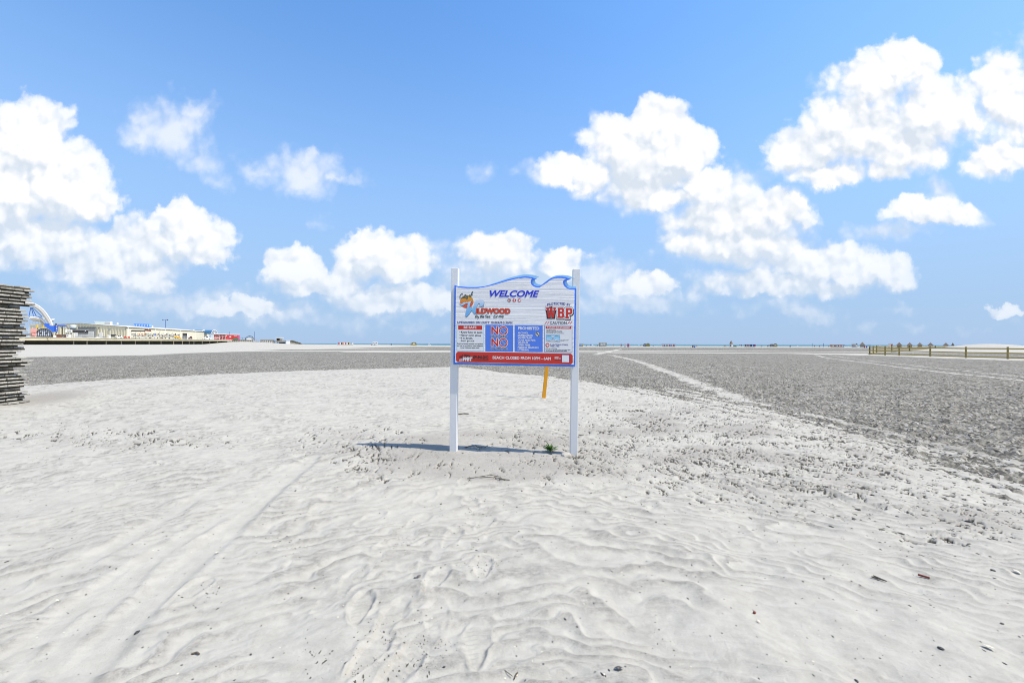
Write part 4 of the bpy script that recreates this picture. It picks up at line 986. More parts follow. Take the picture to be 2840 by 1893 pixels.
gable_box(276.5, 286.5, 921.5, 937, 'white_door', white_m, .16); gable_box(302, 306, 910, 916, 'wall_vent', grey_m, .16); gable_box(272.8, 275.5, 909, 911, 'wall_lamp', brownm, .16)
gable_box(287, 297, 932.8, 934, 'door_step', grey_m, .16)
# rooftop plant
def roof_thing(name, label, cat, px0, px1, py0, py1, mt, Z, dep, slant=0.0):
    s = Spot(name, label, cat, (px0 + px1) / 2, py1 + 1.2, Z)
    s.poly('hull' if name != 'roof_vent' else 'housing', mt, [(px0, py0), (px1, py0), (px1, py1 + 1.2), (px0 + slant, py1 + 1.2)], 0, dep); return s
s = roof_thing('rooftop_unit', 'large pale green rooftop unit on the corrugated building', 'roof unit', 260.5, 312, 891, 900.5, mat('pale_green_metal', (.42, .47, .44), .5, .1), 276, 6, 7)
s.box('end_panel', white_m, 306, 891.3, 312, 900.5, -.15, .2); s.box('hatch', grey_m, 291, 892.5, 305, 899, -.12, .15)
s = Spot('roof_vent', 'small silver roof vent on the corrugated building', 'vent', 327, 902.5, 270); s.box('curb', steel_m, 323.5, 899.5, 330, 902.5, 0, 1.5); s.box('cap', white_m, 324, 895, 328.5, 899.5, 0, 1.2)
s = roof_thing('rooftop_billboard', 'slanted bright blue rooftop panel with white dashes', 'billboard', 370.5, 420, 897.8, 905.6, mat('bright_blue', (.06, .20, .72), .4, .06), 300, 1.2, 7)
for k in range(5):
    x = 377 + k * 7.6; s.poly('dash', white_m, [(x, 902), (x + 2.6, 899), (x + 3.6, 899), (x + 1, 902)], -.12, .1); s.poly('dash', white_m, [(x - .5, 905), (x + 2, 902.4), (x + 3, 902.4), (x + .5, 905)], -.12, .1)
s.box('end_panel', lightb, 413.5, 898, 420, 905.6, -.14, .12)
s = Spot('roof_fan', 'round white roof fan right of the blue rooftop panel', 'fan', 424.5, 907, 300); s.box('housing', white_m, 421.5, 903.5, 425, 907, 0, 1); s.box('cowl', grey_m, 425, 904, 428, 907, 0, 1)
s = Spot('street_lamp', 'twin headed lamp post rising behind the cream building', 'street lamp', 459.4, 909, 345)
s.bar('pole', navym, (459.4, 909), (459.4, 886.5), .16); s.bar('crossarm', navym, (451, 886.6), (464, 886.6), .12)
s.poly('lamp_head', dark_m, [(449, 886), (450.5, 885.6), (453.5, 888.4), (452, 889)], -.3, .6); s.poly('lamp_head', dark_m, [(461.5, 886), (465, 885.4), (467, 886.6), (464, 888.3)], -.3, .6)

# water slides and rides at the near end of the pier
sl = Spot('water_slide', 'large white curved water slide on blue trusses beside the board stack', 'water slide', 118, 936, 224)
def swept(s, name, mt, pts, r, front, n=10, flat=1.0):
    q = smooth_pts(pts, 4); m = MB(); vs = []; fs = []
    P3 = [Vector((s.X(x), front, s.Zp(y))) for x, y in q]
    for i, p in enumerate(P3):
        t = (P3[min(i + 1, len(P3) - 1)] - P3[max(i - 1, 0)]).normalized(); u_ = Vector((0, 1, 0)); w_ = t.cross(u_).normalized()
        vs += [p + u_ * (r * flat * math.cos(k * 2 * math.pi / n)) + w_ * (r * math.sin(k * 2 * math.pi / n)) for k in range(n)]
        if i: fs += [((i - 1) * n + k, (i - 1) * n + (k + 1) % n, i * n + (k + 1) % n, i * n + k) for k in range(n)]
    return m.add(vs, fs + [tuple(range(n)), tuple(range(len(vs) - n, len(vs)))[::-1]]).build(name, mt, s.o)
swept(sl, 'slide_tube', white_m, [(60, 842), (78, 841), (92, 843), (106, 849), (119, 859), (130, 872), (139, 886), (146, 902)], .32, 0)
swept(sl, 'slide_channel', mat('slide_grey', (.40, .38, .35), .5, .1), [(60, 847), (78, 847), (92, 849), (104, 855), (115, 864), (125, 877), (134, 890), (141, 904)], .62, -.4)
swept(sl, 'slide_channel', mat('slide_grey', 0), [(84, 884), (98, 884), (109, 887), (118, 894), (126, 906)], .75, 1.5)
swept(sl, 'slide_tube', white_m, [(84, 881.5), (100, 880.5), (112, 884), (121, 891), (128, 899)], .4, 1.0)
for p, q_ in (((90.5, 854), (115.5, 877.5)), ((88.5, 854), (100.5, 877.5)), ((86.5, 854), (92.5, 876)), ((92, 876), (101, 878.5)), ((101, 878.5), (116, 877.5)), ((85, 853), (80, 880))): sl.bar('truss_bar', bluem, p, q_, .16, .8)
sl.box('platform', white_m, 74, 880.5, 134, 883.5, 2.0, 3); sl.box('platform', white_m, 76, 897, 128, 899.5, 2.5, 3)
for x in (80, 90, 98, 106, 122): sl.box('platform_post', white_m, x, 883, x + 1, 936, 3, .3)
for a, b, c in ((143, 152, 882), (138, 150, 885), (90, 108, 889)): sl.box('platform', white_m, a, c, b, c + 2.2, 3.2, 2)
sl.box('landing', grey_m, 143.5, 886, 150, 890, 3.4, 1.5)
bt = Spot('splash_tower', 'deep blue tank and beam of a water ride', 'water ride', 150, 936, 214)
bt.poly('hopper', bluem, [(128, 906), (133, 903), (150, 903), (150, 920), (144, 921), (132, 914)], 0, 4); bt.box('upper_tank', bluem, 123, 896.5, 137, 906, .5, 3); bt.box('end_panel', mat('far_blue2', (.02, .08, .40), .5, .1), 150, 901, 160, 920, .2, 3)
bt.box('control_box', dark_m, 153, 896, 157, 900.5, 1, 1); bt.poly('beam', bluem, [(160, 900.3), (177, 899.8), (185, 901), (185, 904), (160, 904)], .8, 1)
for k in range(4): bt.box('vent', white_m, 155.5, 903.5 + k * 4, 158, 905 + k * 4, .05, .2)
for p, q_ in (((168, 904), (175, 913)), ((174, 904), (174, 934)), ((184, 903), (193, 912)), ((160, 914), (150, 935)), ((140, 918), (140, 935))): bt.bar('strut', dark_m, p, q_, .13, 1.0)
tk = Spot('storage_tank', 'pale silver cylindrical tank against the corrugated gable', 'tank', 203, 937, 250)
m = MB().lathe([(tk.sx * 9.2, tk.Zp(912.5)), (tk.sx * 9.2, tk.Zp(900.5))], (0, 2, 0), 20); m.build('vessel', mat('tank_silver', (.46, .52, .53), .4, .06), tk.o, True); tk.box('base_ring', dark_m, 193, 912, 212, 913.6, 0, 3.9)
tk.box('side_pipe', grey_m, 185.5, 901, 193, 911, 2, 1); [tk.bar('leg', grey_m, (x, 913), (x, 937), .12, 1.5) for x in (196, 210)]
ar = Spot('arched_pavilion', 'half round dark framed pavilion with pale panes on the pier', 'pavilion', 122, 935.5, pz(122, 3))
def arch(cx, base, rx, ry, n=18, a0=0, a1=math.pi): return [(cx + rx * math.cos(a0 + (a1 - a0) * k / n), base - ry * math.sin(a0 + (a1 - a0) * k / n)) for k in range(n + 1)]
def band(s, name, mt, cx, base, rx, ry, w, front, depth): 
    o = arch(cx, base, rx, ry); i_ = arch(cx, base, rx - w, ry - w)[::-1]; m = MB(); n = len(o); f = lambda p, t: (s.X(p[0]), t, s.Zp(p[1]))
    for k in range(n - 1):
        quad = [o[k], o[k + 1], i_[n - 2 - k], i_[n - 1 - k]]; m.add([f(p, front) for p in quad] + [f(p, front + depth) for p in quad], [(0, 1, 2, 3), (7, 6, 5, 4), (0, 4, 5, 1), (1, 5, 6, 2), (2, 6, 7, 3), (3, 7, 4, 0)])
    return m.build(name, mt, s.o)
band(ar, 'arch_frame', dark_m, 122, 931, 25, 21.5, 2.0, -.1, 3.0); band(ar, 'arch_trim', mat('cream_trim', (.6, .55, .36), .5, .1), 121.5, 931.5, 26.2, 23, 1.0, .2, 2.5)
ar.poly('pane_wall', mat('pale_pane', (.50, .56, .66), .3, .05), arch(122, 931, 23.2, 19.7), .5, .2); ar.box('plinth', dark_m, 96, 931, 148, 936, 0, 2.6)
for x in (104, 110, 116, 121, 126, 132, 138, 143): ar.box('mullion', dark_m, x - .6, 931 - 19 * math.sqrt(max(.02, 1 - ((x - 122) / 23.2) ** 2)), x + .6, 931, .25, .2)
for x0, x1 in ((110, 116), (126, 132)): ar.box('transom', dark_m, x0, 921, x1, 925, .22, .2)
ph = Spot('pink_hut', 'salmon pink rounded hut beside the board stack', 'hut', 92, 936, pz(92, 4)); ph.poly('wall', pinkm, [(84, 934), (84, 921), (88, 921), (82, 914), (90, 910), (101, 909), (101, 934)], 0, 3); ph.box('sign_board', mat('salmon', (.55, .16, .12), .5, .1), 86, 920.5, 99, 922, -.2, .3); ph.box('window', pinkm, 86, 923, 94, 929, -.15, .2); ph.box('base', brownm, 85, 931.5, 97, 935, -.25, 1)
for px, py, lab in ((104, 909, 'yellow cartoon-like ride figure on a dark red post near the slide'), (121, 910, 'smaller yellow ride figure leaning behind the dark arch')):
    s = Spot('ride_figure', lab, 'ride figure', px, py, 220, 'yellow ride figures'); s.poly('body', yellowm, [(px - 2, py), (px - 3, py - 4), (px - 1.5, py - 6), (px + 1.5, py - 5.5), (px + 3, py - 2.5), (px + 1.5, py)], 0, .8)
    s.poly('head', yellowm, [(px - 2.4, py - 6.5), (px - 1.5, py - 9), (px + 2, py - 9.2), (px + 3, py - 7.6), (px + 1, py - 6)], 0, .8); s.box('post', brownm if px == 104 else white_m, px - 1.2, py, px + 1.2, 934, .1, .5)

# clutter along the deck
def deck_spot(name, label, cat, px, back=3, group=None): 
    Z = pz(px, back); s = Spot(name, label, cat, px, 940, Z); s.o.location.z = DECK; s.py = 946.5 - 0 ; 
    # pixel row of the deck at this depth
    s.py = 951.5 - (DECK - CAMZ) / Z * F; return s
def crate(px0, px1, py0, mt, label, name='crate', cat='crate', back=3, dep=1.5, lid=None, group=None):
    s = deck_spot(name, label, cat, (px0 + px1) / 2, back, group); s.box('body', mt, px0, py0, px1, s.py, 0, dep)
    s.box('lid', lid or mt, px0 - .3, py0 - .5, px1 + .3, py0, -.05, dep + .1); return s
crate(155.5, 171.5, 929.5, brownm, 'long dark brown crate right of the arched pavilion'); crate(174.5, 183, 929.5, mat('dark_brown2', (.07, .03, .025), .7, .2), 'short dark brown crate between the long crate and a white box')
crate(184, 198, 928.5, white_m, 'white equipment box with grey panel beside brown crates', 'equipment_box', 'box', lid=grey_m).box('panel', grey_m, 186, 930, 190, 934, -.1, .2)
crate(146, 156, 931.5, white_m, 'white open skip in front of the arched pavilion', 'skip', 'skip')
s = deck_spot('trailer', 'long dark trailer with silver legs before the big grey door', 'trailer', 223, 6); s.box('body', dark_m, 201, 916.3, 233, 924.3, 0, 3); s.box('end_box', dark_m, 234, 916.3, 245, 924.3, 0, 3); s.box('roof', steel_m, 200.5, 915.4, 245.5, 916.3, -.1, 3.2); s.box('lamp', white_m, 236, 917.5, 238.5, 919.5, -.15, .2)
[s.box('leg', steel_m, x, 924, x + 1.4, s.py, .3, .3) for x in (203, 214, 224, 243)]; s.box('chassis', grey_m, 218, 926, 243, 927.5, .3, 2)
s = deck_spot('cooling_unit', 'white boxy machine left of the dark trailer', 'machine', 191, 7); s.box('body', white_m, 181, 915.5, 200, 923.5, 0, 3); [s.box('grille', grey_m, x, 917, x + 2.4, 922, -.1, .15) for x in (187, 190.5, 194)]; [s.box('leg', dark_m, x, 923.5, x + 1.5, s.py, .3, .4) for x in (183, 190, 197)]
for k, (px, lab) in enumerate(((204, 'leftmost white arched chair frame under the trailer'), (208.5, 'middle white arched chair frame under the trailer'), (213.5, 'rightmost white arched chair frame under the trailer'))):
    s = deck_spot('chair_frame', lab, 'chair frame', px, 4, 'white chair frames'); s.bar('post', white_m, (px - 1.6, s.py), (px - 1.6, 924.5), .1); s.bar('post', white_m, (px + 1.6, s.py), (px + 1.6, 924.5), .1); s.bar('arch', white_m, (px - 1.6, 924.5), (px + 1.6, 923.5), .1); s.bar('seat_bar', white_m, (px - 1.6, 928), (px + 1.6, 929), .08)
for a, b, lab in ((218, 232, 'grey wire crowd barrier below the trailer'), (233, 244, 'second grey wire crowd barrier near the white roller door'), (505, 512, 'wire barrier left of the maroon car'), (512.5, 519.5, 'wire barrier touching the maroon car')):
    s = deck_spot('crowd_barrier', lab, 'barrier', (a + b) / 2, 3, 'wire crowd barriers'); top = s.py - 8.5
    for x in (a, b): s.bar('frame', steel_m, (x, s.py), (x, top), .07)
    for y in (top, top + 4): s.bar('rail', steel_m, (a, y), (b, y), .07)
    for k in range(1, 7): s.bar('wire', steel_m, (a + (b - a) * k / 7, s.py - .6), (a + (b - a) * k / 7, top), .045)
for a, b, lab in ((205, 232, 'flattened grey tarpaulin heap on the pier edge'), (240, 264, 'dark grey tarpaulin hump beside the roller door')):
    s = deck_spot('tarpaulin', lab, 'tarpaulin', (a + b) / 2, 2, 'tarpaulins'); s.poly('sheet', grey_m, [(a, s.py), (a + 3, s.py - 2.6), ((a + b) / 2, s.py - 4.2), (b - 4, s.py - 2.8), (b, s.py)], 0, 2)
s = deck_spot('rubble_pile', 'low white heap right of the roller door', 'heap', 269, 3); s.poly('heap', white_m, [(262, s.py), (266, s.py - 2.6), (270, s.py - 3.6), (274, s.py - 2.6), (279, s.py)], 0, 2)
crate(300.5, 307, 930, white_m, 'tall white cabinet left of the black ramp', 'cabinet', 'cabinet')
s = deck_spot('loading_ramp', 'black sloping ramp behind a white car', 'ramp', 313, 3); s.poly('plate', dark_m, [(302, 928.3), (324, 928.3), (315, 935), (310, 935)], 0, 2); s.bar('leg', dark_m, (304, 929), (304, s.py), .1, 1); s.bar('leg', dark_m, (316, 933), (316, s.py), .1, 1)
def car(px0, px1, mt, label, back=3, pickup=False, name='parked_car'):
    s = deck_spot(name, label, 'truck' if pickup else 'car', (px0 + px1) / 2, back); w = px1 - px0; b = s.py; g = lambda f: px0 + w * f
    if pickup: body = [(g(0), b - 1.2), (g(.0), b - 3.6), (g(.05), b - 5.0), (g(.24), b - 5.6), (g(.33), b - 9.2), (g(.66), b - 9.6), (g(.72), b - 5.6), (g(1), b - 5.4), (g(1), b - 1.4)]
    else: body = [(g(0), b - 1), (g(0), b - 4), (g(.26), b - 5), (g(.38), b - 8.0), (g(.86), b - 8.2), (g(1), b - 4.6), (g(1), b - 1)]
    s.poly('body', mt, body, 0, 2.0)
    wins = [(.37, .48), (.50, .62)] if pickup else [(.42, .58), (.62, .80)]
    for a, c in wins: s.box('window', dark_m, g(a), b - 8.4 if pickup else b - 7.4, g(c), b - 5.9 if pickup else b - 5.2, -.04, .1)
    for f in (.2, .8):
        wh = MB().tube((s.X(g(f)), -.06, s.sz * 1.3), (s.X(g(f)), .3, s.sz * 1.3), s.sz * 1.55, 12).build('wheel', dark_m, s.o); MB().tube((s.X(g(f)), -.09, s.sz * 1.3), (s.X(g(f)), .0, s.sz * 1.3), s.sz * .7, 8).build('rim', steel_m, wh)
    s.box('bumper', dark_m, g(-.02), b - 2.6, g(.05), b - 1.2, -.02, 1.9); return s
car(318, 340, white_m, 'white estate car parked between the black ramp and red karts'); car(522, 533.5, mat('maroon', (.13, .03, .03), .35, .08), 'small maroon car parked right of the wire barriers'); car(562, 586, white_m, 'white pickup truck parked beside the pale grey shed', 3, True, 'pickup_truck')
for a, b, lab in ((343.5, 352, 'left red kart parked on the pier by the storage racks'), (353.5, 361, 'right red kart parked on the pier by the storage racks')):
    s = deck_spot('kart', lab, 'kart', (a + b) / 2, 3, 'red karts'); s.poly('body', redm, [(a, s.py - 1), (a, s.py - 4.4), (a + 3, s.py - 5.4), (b, s.py - 4), (b, s.py - 1)], 0, 1.4); s.box('wheel', dark_m, a + .5, s.py - 1.6, a + 2.2, s.py, -.1, 1.6); s.box('wheel', dark_m, b - 2.2, s.py - 1.6, b - .5, s.py, -.1, 1.6); s.box('seat', dark_m, a + 4, s.py - 6, a + 6, s.py - 4, .3, .8)
# storage racks: frames with shelves and goods
rr = random.Random(11)
goods = [white_m, grey_m, dark_m, dark_m, steel_m, woodm, brownm, grey_m]
for a, b, top, lab, roofm in ((364, 402, 917, 'storage rack under a black canopy with orange floats', dark_m), (401, 430, 920.5, 'storage rack under a dark red canopy', None), (431, 466, 919.5, 'storage rack with white signs in the middle of the clutter', None), (467, 499, 921.5, 'rightmost storage rack beside the yellow slide', None)):
    s = deck_spot('storage_rack', lab, 'rack', (a + b) / 2, 4, 'storage racks along the pier'); w = b - a
    for k in range(4):
        x = a + w * k / 3
        for dy_ in (0, 2.2): s.bar('post', steel_m if k % 2 else white_m, (x, s.py), (x, top + (0 if dy_ else 1)), .09, dy_)
    for y in (s.py - 6, s.py - 11): s.box('shelf', steel_m, a, y, b, y + .6, 0, 2.2)
    if roofm: s.poly('canopy', roofm, [(a - 1, top + 1.4), (a + 2, top - .8), (b + 1, top), (b + 1, top + 2.6), (a, top + 3)], -.4, 3)
    for base in (s.py, s.py - 6, s.py - 11):
        x = a + .6
        while x < b - 2:
            ww = rr.uniform(1.6, 4.6); hh = rr.uniform(1.8, 4.6); s.box('stored_box', rr.choice(goods), x, base - hh, min(x + ww, b), base - .02, .2 + rr.uniform(0, .5), 1.2); x += ww + rr.uniform(.1, 1.2)
    if a == 364:
        for k in range(9): x = 382 + k * 2.4; s.poly('float', orangem if k % 3 else white_m, [(x, 928.8), (x - .6, 926.6), (x + .6, 925 - (k > 4) * .8), (x + 1.8, 926), (x + 2, 928.8)], -.4, .6)
    if a == 401: s.poly('canopy', mat('dark_red_cloth', (.16, .03, .03), .8, .2), [(400, 915.2), (403, 914), (419, 915.6), (419, 919.6), (402, 918)], -.5, 2.8)
    if a == 431: s.box('blue_tub', bluem, 427.6, 926.5, 432, 930.5, -.3, .8); s.poly('bent_pipe', grey_m, [(445, 919), (446.5, 915.5), (449, 915), (449, 916), (447, 916.6), (446.4, 919)], .1, .4)
ys = deck_spot('small_slide', 'yellow chute slide lying on the pier beside the rack', 'slide', 494, 2); swept(ys, 'chute', yellowm, [(483, 934), (490, 935), (497, 938), (504, 940.4)], .55, 0, 8); swept(ys, 'chute_lip', orangem, [(485, 932.6), (492, 933.4), (499, 936.2), (504, 938.8)], .2, -.3, 6); ys.bar('support', grey_m, (487, 934), (487, ys.py), .1, .3)
# glass vault
gv_ = Spot('glass_vault', 'blue glass barrel vault with white ribs at the building end', 'glass vault', 594, 936, 345, turn=.35)
o = MB(); n = 14; vs = []; fs = []
cx, rx, ry, base = 594.5, 8.6, 11.0, 926.0
for t in (0, 26.0):
    for k in range(n + 1): vs.append((gv_.X(cx + rx * math.cos(math.pi * k / n)) - t * .50, t, gv_.Zp(base - ry * math.sin(math.pi * k / n)) + t * .012))
fs = [(k, k + 1, n + 2 + k, n + 1 + k) for k in range(n)]
o.add(vs, fs); o.build('glass_roof', glassm, gv_.o)
for t in (0, 8.5, 17.0, 25.5):
    m = MB()
    for k in range(n):
        p0 = Vector((gv_.X(cx + rx * math.cos(math.pi * k / n)) - t * .50, t - .05, gv_.Zp(base - ry * math.sin(math.pi * k / n)) + t * .012)); p1 = Vector((gv_.X(cx + rx * math.cos(math.pi * (k + 1) / n)) - t * .50, t - .05, gv_.Zp(base - ry * math.sin(math.pi * (k + 1) / n)) + t * .012)); m.tube(p0, p1, .24, 6)
    m.build('rib', white_m, gv_.o)
gv_.poly('end_glass', glassm, arch(cx, base, 8.3, 10.6), .1, .2)
for an in (25, 60, 90, 120, 155): gv_.bar('spoke', white_m, (cx, base), (cx + rx * math.cos(R(an)), base - ry * math.sin(R(an))), .16, -.05)
gv_.box('curb', white_m, 583, 925.6, 606, 927, -.2, 4)
# right end of the pier
s = deck_spot('shed', 'pale grey tall shed between pickup and red kiosk', 'shed', 589.5, 4); s.box('wall', mat('pale_grey_board', (.52, .53, .55), .6, .1, 1), 585, 926.5, 593.5, s.py, 0, 3); s.poly('roof', grey_m, [(584.4, 926.6), (586, 924.8), (592, 924.8), (594.2, 927)], -.2, 3.4)
kz = deck_spot('kiosk', 'red kiosk row with white trimmed doors under a pale roof', 'kiosk', 610, 5); kz.box('wall', redm, 594, 927, 626, kz.py, 0, 3); kz.box('roof', white_m, 593, 925.6, 626.5, 927.2, -.5, 4); kz.box('fascia', dark_m, 594, 927.2, 626, 928, -.45, .3)
for x in (596, 603, 611, 619): kz.box('door', mat('dark_red', (.20, .02, .02), .5, .1), x, 929, x + 5, kz.py, -.1, .2); kz.box('shutter', white_m, x + .6, 930, x + 3.8, 931.2, -.2, .15); kz.box('jamb', white_m, x + 5.3, 928.5, x + 5.9, kz.py, -.2, .2); kz.box('shutter', white_m, x + .8, 933.6, x + 2.2, 934.6, -.2, .15)
ct = deck_spot('shipping_container', 'bright red shipping container with white roof line at pier end', 'container', 645, 5); ct.box('body', mat('container_red', (.58, .045, .04), .5, .08), 626.5, 928.4, 665, ct.py, 0, 3); ct.box('roof', white_m, 626, 926.6, 665.5, 928.4, -.1, 3.2); ct.box('end_frame', mat('far_magenta', 0), 658.5, 929, 665, ct.py, -.12, .3); ct.box('stripe', white_m, 649, 930.2, 657, 931.4, -.1, .15)
ct.poly('round_mark', white_m, [(627.3 + 1.6 * math.cos(k), 931.6 + 1.6 * math.sin(k)) for k in [i * .785 for i in range(8)]], -.12, .15); ct.box('hatch', white_m, 636, 932.4, 641, 935.4, -.12, .15); ct.box('rib', redm, 646, 929, 646.6, ct.py, -.1, .15)
s = deck_spot('bench', 'long white bench in front of the red kiosk', 'bench', 602.5, 2.5); s.box('seat', white_m, 594.5, 936.2, 611, 937.6, 0, 1.0); [s.box('leg', white_m, x, 937.6, x + 1, s.py, .2, .4) for x in (596, 608)]
s = deck_spot('tarpaulin', 'dark green tarpaulin bundle before the red container', 'tarpaulin', 652, 3, 'tarpaulins'); s.poly('sheet', greenm, [(645, s.py), (646, s.py - 3.6), (650, s.py - 5), (655, s.py - 4.6), (660, s.py - 4.4), (661, s.py)], 0, 2)
for px, top, lab in ((635.6, 919, 'thin steel flagpole before the red container'), (706.2, 919, 'thin steel flagpole at the top of the beach stairs')):
    s = Spot('flagpole', lab, 'pole', px, 944, 330, 'thin flagpoles'); s.bar('pole', navym, (px, 944), (px, top), .12); s.box('base_plate', grey_m, px - .8, 943.4, px + .8, 944.4, -.3, .6)
ap = Spot('pier_end_walkway', 'grey timber bulkhead and railing beyond the pier', 'walkway', 670, 950, 350)
ap.box('walkway_deck', woodm, 634, 941.6, 706, 943, 0, 6); ap.box('bulkhead', mat('weathered_grey', (.36, .36, .33), .85, .2, .6), 634, 943, 703, 957, .2, .5)
for k in range(14): x = 636 + k * 5; ap.box('pile', mat('weathered_grey', 0), x, 941, x + .8, 957, -.15, .3)
for k in range(9): x = 640 + k * 8; ap.box('rail_post', dark_m, x, 935.6, x + .5, 941.6, .2, .2)
ap.box('handrail', dark_m, 638, 935.4, 704, 936.1, .2, .2)
vb = Spot('arch_canopy', 'white tent under a dark arched frame near beach stairs', 'canopy', 692, 942, 348)
band(vb, 'arch_frame', dark_m, 692.5, 942, 12.5, 11.0, 1.3, 0, 2.5); vb.poly('tent', white_m, [(684, 942), (685, 937.5), (692, 935), (699, 936), (702, 939), (702, 942)], .6, 2); vb.poly('skin', lightb, arch(694, 933.6, 7, 2.4, 8), .2, 2.2)
stz = Spot('beach_stairs', 'grey timber stairs coming down from the pier to the sand', 'stairs', 714, 953, 346)
for dy_ in (0, 2.2): stz.poly('stringer', mat('weathered_grey', 0), [(702, 941), (704, 940.4), (727, 953.2), (724, 953.6), (702, 943.4)], dy_, .25)
for k in range(11): x = 703 + k * 2.1; y = 941.6 + k * 1.16; stz.box('tread', woodm, x, y - .3, x + 2.2, y + .3, .2, 2.1)
for dy_ in (.05, 2.3):
    stz.bar('handrail', mat('weathered_grey', 0), (702, 936), (727, 949.6), .12, dy_)
    for k in range(6): x = 703 + k * 4.6; y = 941.8 + k * 2.5; stz.bar('baluster', mat('weathered_grey', 0), (x, y), (x, y - 4.6), .09, dy_)
sw = Spot('sheet_pile_wall', 'pale grey sheet pile wall right of the beach stairs', 'wall', 745, 957, 350)
m = MB(); vs = []; fs = []
for i in range(31):
    x = 722 + (760 - 722) * i / 30; d_y = .5 if i % 4 in (1, 2) else 0; vs += [(sw.X(x), d_y, sw.Zp(958)), (sw.X(x), d_y, sw.Zp(943.4))]
    if i: fs.append((2 * i - 2, 2 * i, 2 * i + 1, 2 * i - 1))
m.add(vs, fs).build('sheet_wall', mat('sheet_steel', (.46, .46, .44), .6, .12, .5), sw.o); sw.box('cap_beam', woodm, 722, 941.6, 761, 943.6, -.1, 1.2); [sw.box('fender', dark_m, x, 951, x + 4, 952, -.3, .5) for x in (738, 751)]
for k in range(4): x = 761 + k * 4; sw.box('frame_post', dark_m, x, 945, x + 1.2, 955, .5, .5)
sw.box('frame_rail', mat('pale_timber', 0), 760, 945, 795, 947, .6, .5); sw.box('recess', dark_m, 774, 948, 793, 953.6, 1.2, .5)
pv = Spot('lookout_pavilion', 'small white roofed lookout shelter on the dune', 'shelter', 775, 945.6, 352); pv.box('roof', white_m, 764.5, 935.2, 786.5, 937, -.6, 5); pv.box('wall', white_m, 766.5, 937, 785, 945.6, 1.5, 2.5); pv.box('opening', dark_m, 767, 937.4, 776.5, 944, 1.3, .3); [pv.box('post', white_m, x, 937, x + .8, 945.6, 0, .3) for x in (766, 776, 784)]; pv.box('platform', woodm, 764, 944.4, 793, 946.4, -.5, 5)
s = Spot('equipment_box', 'plain white cabin at the end of the pale sheet wall', 'cabin', 799, 957, 352); s.box('wall', white_m, 794, 943.6, 804.8, 957, 0, 3); s.box('roof', white_m, 793.6, 943, 805.2, 943.6, -.2, 3.4)
dn = Spot('grassy_dune', 'low scrubby dune of sand and grass running down to the sea', 'dune', 820, 958, 356)
m = MB(); rr2 = random.Random(2); prof = [(803, 958), (804, 945), (810, 943.8), (818, 946), (826, 948.6), (834, 951), (839, 954.4), (842, 958)]
m.prism([(dn.X(x), dn.Zp(y)) for x, y in smooth_pts(prof, 4)], 0, 'Y', 9).build('sand_bank', mat('dune_sand', (.42, .39, .31), .9, .2, .4), dn.o)
m = MB()
for k in range(520):
    x = rr2.uniform(804, 838); top = np.interp(x, [p[0] for p in prof[1:]], [p[1] for p in prof[1:]]); y = rr2.uniform(top - .2, min(top + 4.2, 957)); h_ = rr2.uniform(.5, 1.3); f_ = rr2.uniform(-.4, -.05); w_ = rr2.uniform(.2, .6)
    m.add([(dn.X(x - w_), f_, dn.Zp(y)), (dn.X(x + w_), f_, dn.Zp(y)), (dn.X(x + rr2.uniform(-.6, .6)), f_ - rr2.uniform(0, .5), dn.Zp(y - h_))], [(0, 1, 2)])
g_ = m.build('dune_grass', mat('dune_grass', (.14, .135, .06), .8, .5, 2), dn.o, fix=False); g_['kind'] = 'stuff'
# ------------------------------------------------------------------ beach front
def shore(name, label, cat, px, py_off, Z, group=None, turn=0.0):
    """stands on the sand at column px; rows are then given relative to its own foot via s.py"""
    s = Spot(name, label, cat, px, 955, Z, group, True, turn); w = s.o.location
    v = CAMROT.to_3x3().inverted() @ (Vector(w) - Vector((0, 0, CAMZ))); s.py = 946.5 - v.y / -v.z * F; return s
def Zs(y): return y   # readability
def row_of_boxes(px0, px1, label, cols, shell, roof, Z, h=6.6, name='beach_trailer', group='coloured beach box rows', legs=True):
    s = shore(name, label, 'trailer', (px0 + px1) / 2, 0, Z, group); b = s.py; s.box('body', shell, px0, b - h, px1, b - 1.1, 0, 2.2); s.box('roof', roof, px0 - .4, b - h - .9, px1 + .4, b - h, -.15, 2.5); s.box('skid', dark_m, px0 + 1, b - 1.1, px1 - 1, b, .3, 1.6)
    w = (px1 - px0 - 1) / len(cols)
    for k, c in enumerate(cols): s.box('panel', c, px0 + .7 + k * w, b - h + .7, px0 + .3 + (k + 1) * w, b - 1.5, -.07, .1)
    return s
row_of_boxes(934, 980, 'white trailer with many coloured panels left of the sign', [lightb, redm, white_m, dark_m, orangem, white_m, redm, white_m, dark_m, yellowm, lightb, white_m], white_m, steel_m, 300, 6.4)
def toilet(px, label, mt, roof=white_m, Z=252, w=7.0, h=10.3):
    s = shore('portable_toilet', label, 'toilet', px, 0, Z, 'portable toilets on the beach'); b = s.py; s.box('cabin', mt, px - w / 2 + .3, b - h + 1.6, px + w / 2 - .3, b - .4, 0, 1.4); s.poly('roof', roof, [(px - w / 2, b - h + 1.6), (px - w / 2 + .8, b - h + .3), (px, b - h), (px + w / 2 - .8, b - h + .3), (px + w / 2, b - h + 1.6)], -.1, 1.6)
    s.box('door', mt if mt is not white_m else mat('toilet_grey', (.58, .59, .6), .5, .05), px - w / 2 + 1.2, b - h + 2.6, px + w / 2 - 1.2, b - .9, -.08, .1); s.box('vent', dark_m, px - .9, b - h + 3.0, px + .9, b - h + 4.4, -.12, .06); s.box('base', grey_m, px - w / 2, b - .5, px + w / 2, b, -.1, 1.6); return s
toilet(1036.7, 'left white portable toilet of the adjoining pair', white_m); toilet(1044.0, 'right white portable toilet of the adjoining pair', white_m)
